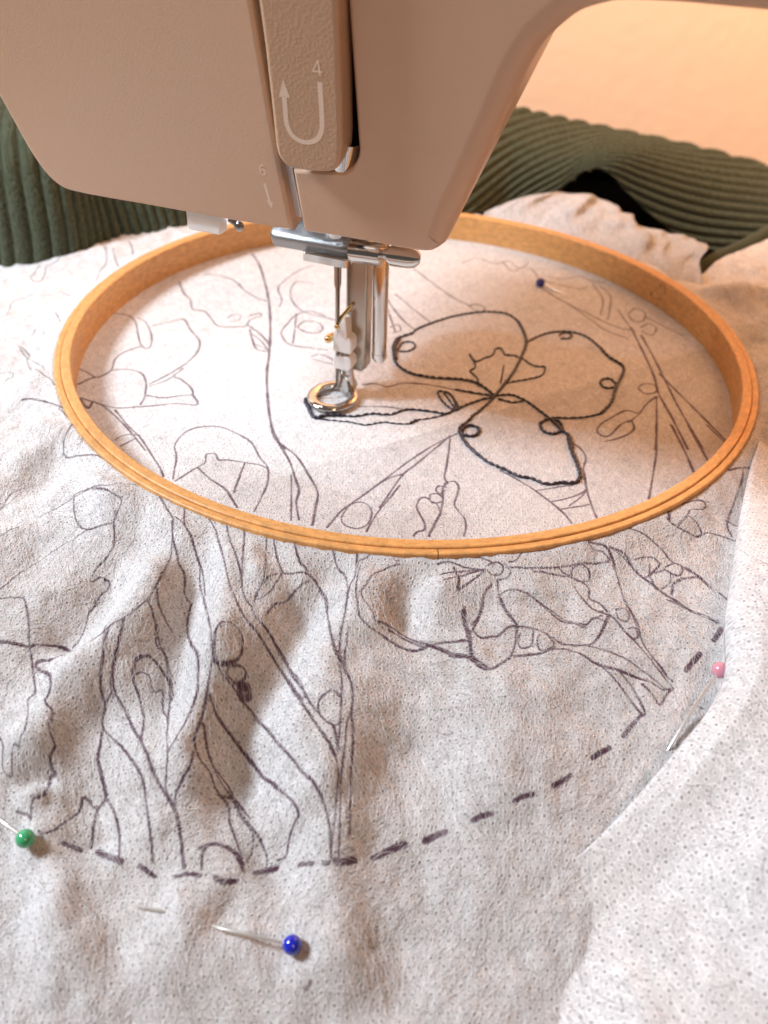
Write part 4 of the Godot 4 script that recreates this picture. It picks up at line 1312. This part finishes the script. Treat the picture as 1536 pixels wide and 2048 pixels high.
	faint(0.5, [-51, 60.7, -47.1, 65.1, -42.8, 68.8, -40.3, 73, -38.7, 75.7])
	faint(0.45, [-39.7, 57.7, -40.1, 63, -40.5, 70])
	faint(0.55, [-35.4, 40.2, -31.9, 49.3, -28.5, 56.7, -26.6, 62.9, -25.1, 67.8, -25.2, 72.7, -23.9, 79.2])
	faint(0.55, [-31.3, 49.2, -26.9, 54.4, -22.9, 62.6, -20.5, 68.5, -20.5, 75.2, -20.6, 80.9])
	faint(0.4, [-27.6, 61.9, -26.5, 71.9, -25.7, 79.5])
	faint(0.5, [-17.2, 81.4, -14.1, 74.7, -10.2, 69.6, -4.7, 62.2, 1.4, 53.7, 7.9, 45.9, 14, 40.1])
	faint(0.4, [-14.2, 77.5, -12.4, 72.7, -9.5, 71.5, -7.3, 74.2, -7.7, 78.9, -10.2, 81.3, -13.2, 80.2, -14.2, 78])
	faint(0.45, [-8.1, 82.1, -5.8, 75, -3, 69.1, -0.7, 63.9])
	faint(0.4, [-74.2, 50.6, -72.3, 48.1, -68.5, 47.8])
	faint(0.4, [-72.2, 53.2, -69.3, 49.6])
	faint(0.5, [-5.3, 73.1, -2.7, 66.1, 0, 59.5, 3.2, 54.9, 6.5, 49.9, 9.5, 45.5, 12.3, 41.2])
	faint(0.45, [-5.6, 63.5, -2.9, 60.9, 0, 59.3])
	faint(0.5, [12.2, 42.6, 11.7, 48.5, 10.8, 56.2, 10.3, 59.8, 11, 62.1])
	faint(0.55, [11, 61.6, 9.8, 64.6, 9.7, 69.1, 9, 74.1, 7.9, 77.4, 6.5, 81.6, 6.2, 82.8])
	faint(0.5, [10.6, 63.9, 8.8, 63.5, 8.1, 65.3, 9.1, 66.6, 10.2, 65.1])
	faint(0.5, [9.8, 68, 8.4, 66.7, 6.8, 67.1, 6.6, 69.4, 7.7, 70.4, 9.4, 69.7])
	faint(0.5, [6.3, 68.8, 4.9, 68.4, 3.9, 69.6, 3.4, 72.4, 4.2, 75, 5.2, 78.1, 5.2, 80.5, 3.6, 81.4, 2.7, 82.9])
	faint(0.45, [11.7, 61.5, 12.8, 61.4, 13.7, 63.4, 13.3, 66.6, 12.5, 70.6, 13.7, 73.8, 14.8, 76.3, 14.8, 79.5, 14.2, 82.1])
	faint(0.45, [9, 73.6, 8.3, 70.9, 7.3, 69.9])
	faint(0.5, [24.5, 55.7, 28.2, 59, 32.4, 63.4, 36.1, 68.2, 38.4, 71.9, 39.9, 75.5])
	faint(0.45, [32.7, 63.6, 36, 62.5, 39, 61.4, 42.3, 60.5])
	faint(0.5, [36.1, 67.6, 39.8, 66.2, 43.2, 64.2, 45.3, 62.3])
	faint(0.5, [37.9, 70.5, 40.8, 69.5, 43.6, 68.7, 45.1, 68])
	faint(0.4, [40.1, 69, 43.4, 65.4, 45.2, 62.6])
	faint(0.5, [44.8, 42.1, 46.4, 44.3, 47.2, 48.1, 45.9, 53.3, 45.7, 57, 45.4, 62.3, 45.7, 68.6, 46.1, 72.9])
	faint(0.5, [69.1, 31.1, 66.6, 43.2, 64, 52.4, 60.3, 64.6])
	faint(0.65, [73.3, 30.7, 74, 42.6, 74.2, 52.6])
	faint(0.55, [77.9, 30.3, 78.6, 39.9, 79.3, 47.8])
	faint(0.5, [83.2, 29.8, 86.6, 39.8])
	faint(0.5, [-77.8, -44.9, -74.5, -36.3, -71.3, -31.5, -69.2, -25, -65.3, -23.8, -62.3, -19.3, -59.2, -14.2, -55.6, -13.8, -50.7, -15, -49.9, -19, -46.8, -22.6, -47.7, -24.1, -50.4, -22.2])
	faint(0.35, [-57.3, -19.8, -55.5, -22.4, -53.3, -21.9, -53.5, -18.7, -56.2, -17.6])
	faint(0.5, [-70.5, -51.3, -66.6, -51.7, -59.7, -47.9, -54.6, -40.3, -50.1, -35.5, -46.7, -33.3])
	faint(0.7, [-56.7, -70.7, -53.2, -63, -50, -51.8, -46.6, -37.7, -43.9, -22.9, -41.9, -7.6, -40.8, 3.7, -40, 14.4, -38.1, 26.7, -36.1, 37, -33.8, 45.5, -30.5, 51])
	faint(0.45, [-92.8, -19.3, -88.1, -18.2, -84.9, -13.8, -82.4, -6.5, -79.6, 0.5, -76.9, 1.7, -77.9, -5.4, -81.7, -14.1, -84.9, -16.9])
	faint(0.5, [-79.5, -12.1, -75.1, -14.8, -70.7, -17.6, -67.2, -11, -63, -4, -62.3, 3, -64.3, 10.1, -68.1, 17, -72, 22.5])
	faint(0.5, [-79.4, 1.2, -83.6, 5.1, -85.1, 9.4, -84.7, 16, -87.4, 20.1, -90.7, 17.9, -93.3, 16.2])
	faint(0.5, [-84.7, 16, -80.4, 15, -76, 16.5, -73.3, 21.3, -71.8, 28.6, -71.9, 33.3])
	faint(0.4, [-71.7, 23.7, -67.5, 19.5, -64.4, 12.8])
	faint(0.5, [-71.2, 28.5, -66.6, 29.3, -61.9, 27.7, -59, 26.8, -60.3, 23.2, -63.7, 19.2, -65.9, 18.1])
	faint(0.5, [-59, 26.8, -56.7, 31.9, -62.3, 31.9, -68.2, 33.5, -72.9, 34.6, -77.6, 35.5, -82.2, 34.2, -88.7, 31.3])
	faint(0.7, [-91.4, 24.3, -89.6, 21.6, -88.1, 20.2])
	faint(0.7, [-88.8, 31.9, -85.4, 36.3, -85, 33.3])
	faint(0.5, [-82.2, 34.2, -77.1, 39.5, -72.8, 44.6, -68.3, 50.6, -65.6, 54.4])
	faint(0.55, [-50.2, -15.9, -45.9, -11, -42.2, -4.7, -41.2, 0.3, -45.1, -0.8, -47.4, -7.1, -49, -12.9])
	faint(0.4, [-47.9, -10, -44.5, -5.9, -41.6, -0.4])
	faint(0.4, [-46.2, -3.5, -44, -2.3, -41.6, -0.1])
	faint(0.5, [-26.4, -24.7, -31.8, -27.4, -35.9, -23.7, -37.5, -18.8, -39, -12.4, -37.2, -6.6, -34.5, -4, -29.5, -3, -23.9, -2.2])
	faint(0.5, [-34.3, -16, -32.6, -20.1, -28.2, -19.7, -26.4, -16, -27.9, -12.8, -31.9, -13.2, -34.3, -16])
	faint(0.5, [-35.7, -25.3, -35.1, -15.9, -34.6, -5.4])
	faint(0.45, [-41.8, -29.6, -41.6, -34.7, -43.8, -43.3, -42, -50.8, -38.1, -58.9, -33.7, -63.3])
	faint(0.45, [-39.6, -43.8, -38.3, -35.1, -34, -27.2, -28.6, -24.5, -22.5, -21.9])
	faint(0.4, [-39.6, -43.8, -37.9, -49.4, -32.3, -48.2])
	faint(0.4, [-28.3, 2.5, -25.7, 0.8, -22.1, 3.3, -20.5, 6.5, -23.9, 5.5, -27.5, 3.8])
	faint(0.5, [-12.7, 29, -6.3, 28.4, -2.2, 28.8, 1.8, 29.6])
	faint(0.6, [-12.1, 17.2, -8.4, 16.4, -5, 17.7, -0.8, 15.3, 5.1, 15.2, 10.2, 16.3, 14.3, 17.6, 19.9, 19.1])
	faint(0.65, [72.9, -26.8, 73.7, -9.9, 74, 4.2, 73.3, 14.4, 74.3, 26.6, 75.1, 42.1])
	faint(0.6, [75.3, -21.8, 76.3, -6.9, 76.8, 5.4, 77.5, 22.3, 79.2, 41.7])
	faint(0.6, [75.9, 2.5, 79.8, 15.2, 83.5, 27.1, 87.2, 39.9])
	faint(0.5, [72.3, 15.9, 69.2, 30.9, 66.2, 43.3])
	faint(0.5, [68, 11.4, 70, 9, 72.9, 9.5, 72.9, 13.1, 69.6, 14.8, 67.9, 12.1])
	faint(0.5, [72.3, 15.9, 68.5, 20.4, 65.2, 26.1, 61.6, 30.3])
	faint(0.55, [65.3, 25.4, 61.9, 24.4, 57.7, 28, 53.5, 32.3, 52.2, 36.2, 54.7, 37.8, 59.2, 31.8, 62.4, 29.6, 62.3, 34, 58.1, 38.1, 53.6, 40.3])
	faint(0.4, [19.7, -72.6, 25.6, -76.7, 31.9, -72.8, 36.8, -75.7, 40.1, -70.4, 44.7, -69.8, 46.6, -61.2])
	faint(0.4, [34.8, -74.3, 38, -66.8, 44.2, -74.3])
	faint(0.4, [48.2, -59.3, 54.2, -56.8, 60.2, -54.3, 63.2, -56.8])
	faint(0.5, [46.7, -53.9, 51.9, -45.3, 57.9, -38.2, 63.6, -31.3, 68.7, -26.4, 72.6, -25])
	faint(0.4, [54.9, -41.7, 59.6, -32.7, 64.2, -24.2, 70.6, -18.7])
	faint(0.4, [67.8, -57.3, 70.1, -49.3, 66.2, -31.6])
	faint(0.4, [65.4, -59.1, 67, -47, 64.3, -35.1])
	faint(0.45, [74, -37, 77.3, -41.2, 79.7, -37.7, 77.7, -31.9, 74.6, -31.5, 73.8, -36.1])
	faint(0.45, [76.3, -27.2, 79.4, -30.2, 81.2, -26.8, 78.6, -22.1, 76.2, -24.5])
	faint(0.4, [71, -39.6, 72.4, -28.6, 73.9, -23.4])
	faint(0.4, [79.5, -34.8, 83.5, -29.7, 88.7, -23.2])
	faint(0.4, [49.6, -63.7, 55.8, -62.3, 61.7, -65.1, 65.7, -61.3, 70.2, -60.7])
	faint(0.5, [2, -64.8, 9.2, -52.8, 15.1, -43.3, 20.1, -37.9, 21.7, -35.2])
	faint(0.5, [21, -37.1, 23.6, -38.3, 26, -35.7, 24.6, -32.7, 21.7, -34.3])
	faint(0.6, [-9.5, -52.7, -6.5, -38.9, -2.8, -28, 0.6, -21.1, 3, -17.8])
	faint(0.45, [-4, -43.1, 1.3, -34, 5.5, -27, 8.4, -22.8])
	faint(0.5, [-5.1, -18.8, -2.7, -20.8, -1.8, -17.3, -4.2, -15.4])
	faint(0.5, [-12.5, -61, -8.3, -42.7, -5.3, -25.9, -3.4, -15.5])

func sew_lines() -> void:
	stitch(0.55, [25.6, 20.2, 20.9, 13.6, 15.8, 11.9, 9.1, 11.8, 2.3, 10.2, -1.4, 6.9, -3.2, 2.5, -3.6, -5.4, -2.5, -11.3, 2.2, -15.2])
	stitch(0.45, [2.2, -16, 3, -17.8, 8, -22.8, 14.7, -28, 21.5, -31.5, 27.5, -33, 33.4, -31.8, 36.3, -26.6])
	stitch(0.55, [36.3, -26.6, 37.6, -17.9, 37.3, -11.2, 35, -2.8, 31.8, 6.7, 28.3, 14.3, 25.6, 20.2])
	stitch(0.4, [-2.4, -3.9, -0.9, -9, 2.3, -9.3, 2.7, -6.1, 0.7, -3.4, -2, -3.2])
	stitch(0.9, [-3.2, 2.5, -3.6, -5.4, -2.5, -10.5])
	stitch(0.45, [37.5, -12.8, 42, -17.5, 47.2, -20.7, 53, -21.3, 57.5, -18.2, 60.5, -11.8])
	stitch(0.6, [60.5, -11.8, 62.3, -5.5, 65.7, -0.3, 63.6, 6.7, 61.1, 12.7, 58.1, 21.4, 54.3, 27])
	stitch(0.4, [54.3, 27, 48.3, 29.5, 40.4, 30.2])
	stitch(0.4, [48.5, -18.2, 50.5, -21, 52.8, -19.5, 51.6, -16.8, 48.7, -16.5])
	stitch(0.45, [57.3, 8.7, 59.8, 7, 61.6, 9.8, 60.3, 12.8, 57.4, 12.3, 57.1, 9.5])
	stitch(0.45, [25.6, 20.2, 30.1, 19.1, 34.2, 22.2, 37.3, 26.6, 40.3, 31.5])
	stitch(0.4, [26.3, 21.5, 30.5, 23.2, 34.2, 21.5])
	stitch(0.6, [40.3, 31.5, 42.5, 36.4, 44.2, 39.3, 44.1, 45.1])
	stitch(0.55, [36.9, 33.7, 39, 31, 42.3, 32, 42.6, 35.7, 40.2, 38.4, 37.5, 37.4, 36.8, 34.4])
	stitch(0.5, [25.6, 20.2, 22.4, 25.9, 18.6, 31.5, 15.6, 36.8])
	stitch(0.6, [15.1, 39.4, 17, 36.1, 20, 37.1, 19.5, 40.2, 17.1, 41.6, 15.1, 40])
	stitch(0.65, [43.9, 38.1, 43.7, 44, 44.1, 48.5, 44.6, 54, 44.4, 57.7, 42.6, 59.9, 38.8, 60.2])
	stitch(0.55, [38.8, 60.2, 35, 61, 32.1, 58.7, 29, 58.4, 25.5, 55.5, 21.8, 53.1, 19.4, 50])
	stitch(0.6, [19.4, 50, 17, 46.3, 15.2, 41.8, 14.7, 38.2, 16.1, 35.7])
	stitch(0.35, [19.4, -3.7, 20.4, 0.2, 21.6, 0.8, 24, -1.8, 26.5, -3.6, 27.5, -7.7, 29.2, -8.7, 30.4, -4, 32.8, -4.2])
	stitch(0.35, [19.4, -3.7, 21, 4, 19, 6.4, 21, 10.7, 21.2, 15])
	stitch(0.35, [32.8, -4.2, 35.7, -2.1, 37, 0.1, 39.1, 2.2, 41.8, 1.9, 40.6, 6.6, 37.7, 9.1, 33, 11, 29.1, 12.8])
	stitch(0.3, [29.5, 2.4, 27.6, 13])
	stitch(0.7, [-25.1, 26.3, -27.2, 26.5, -27.6, 28.1, -26.3, 31, -25.2, 34.6, -23.8, 36.3, -21.2, 34.6, -17.2, 34.3])
	stitch(0.45, [-17.2, 34.3, -13.3, 34.3, -10.5, 33.3, -9, 32.4, -7, 32.6, -3.8, 32.7, 0.2, 29.7, 3, 29.5, 7.9, 30.2, 11.5, 31])
	stitch(0.3, [-23.8, 36.3, -17.9, 36.9, -13.9, 37.2, -10.7, 38.4, -6, 36.5, -2.1, 36.9, 1.5, 36.6])
	stitch(0.5, [1.5, 36.6, 3.4, 34.6])
	stitch(0.3, [3.4, 34.6, 7.8, 33.1, 11.5, 31])
	stitch(0.4, [9.3, 19.2, 12.2, 19.4, 14.1, 23.5, 15, 28.8, 12.4, 27.5, 10, 23.1, 9.3, 19.2])
	stitch(0.35, [10.9, 19.5, 12.5, 23.7, 14.4, 28.9, 13.7, 22.8])
	stitch(0.45, [11.5, 31, 15.6, 27.2, 19.7, 23.8, 25.5, 20.3])
	stitch(0.4, [14.3, 17.6, 19.9, 19.1, 25.5, 20.3])
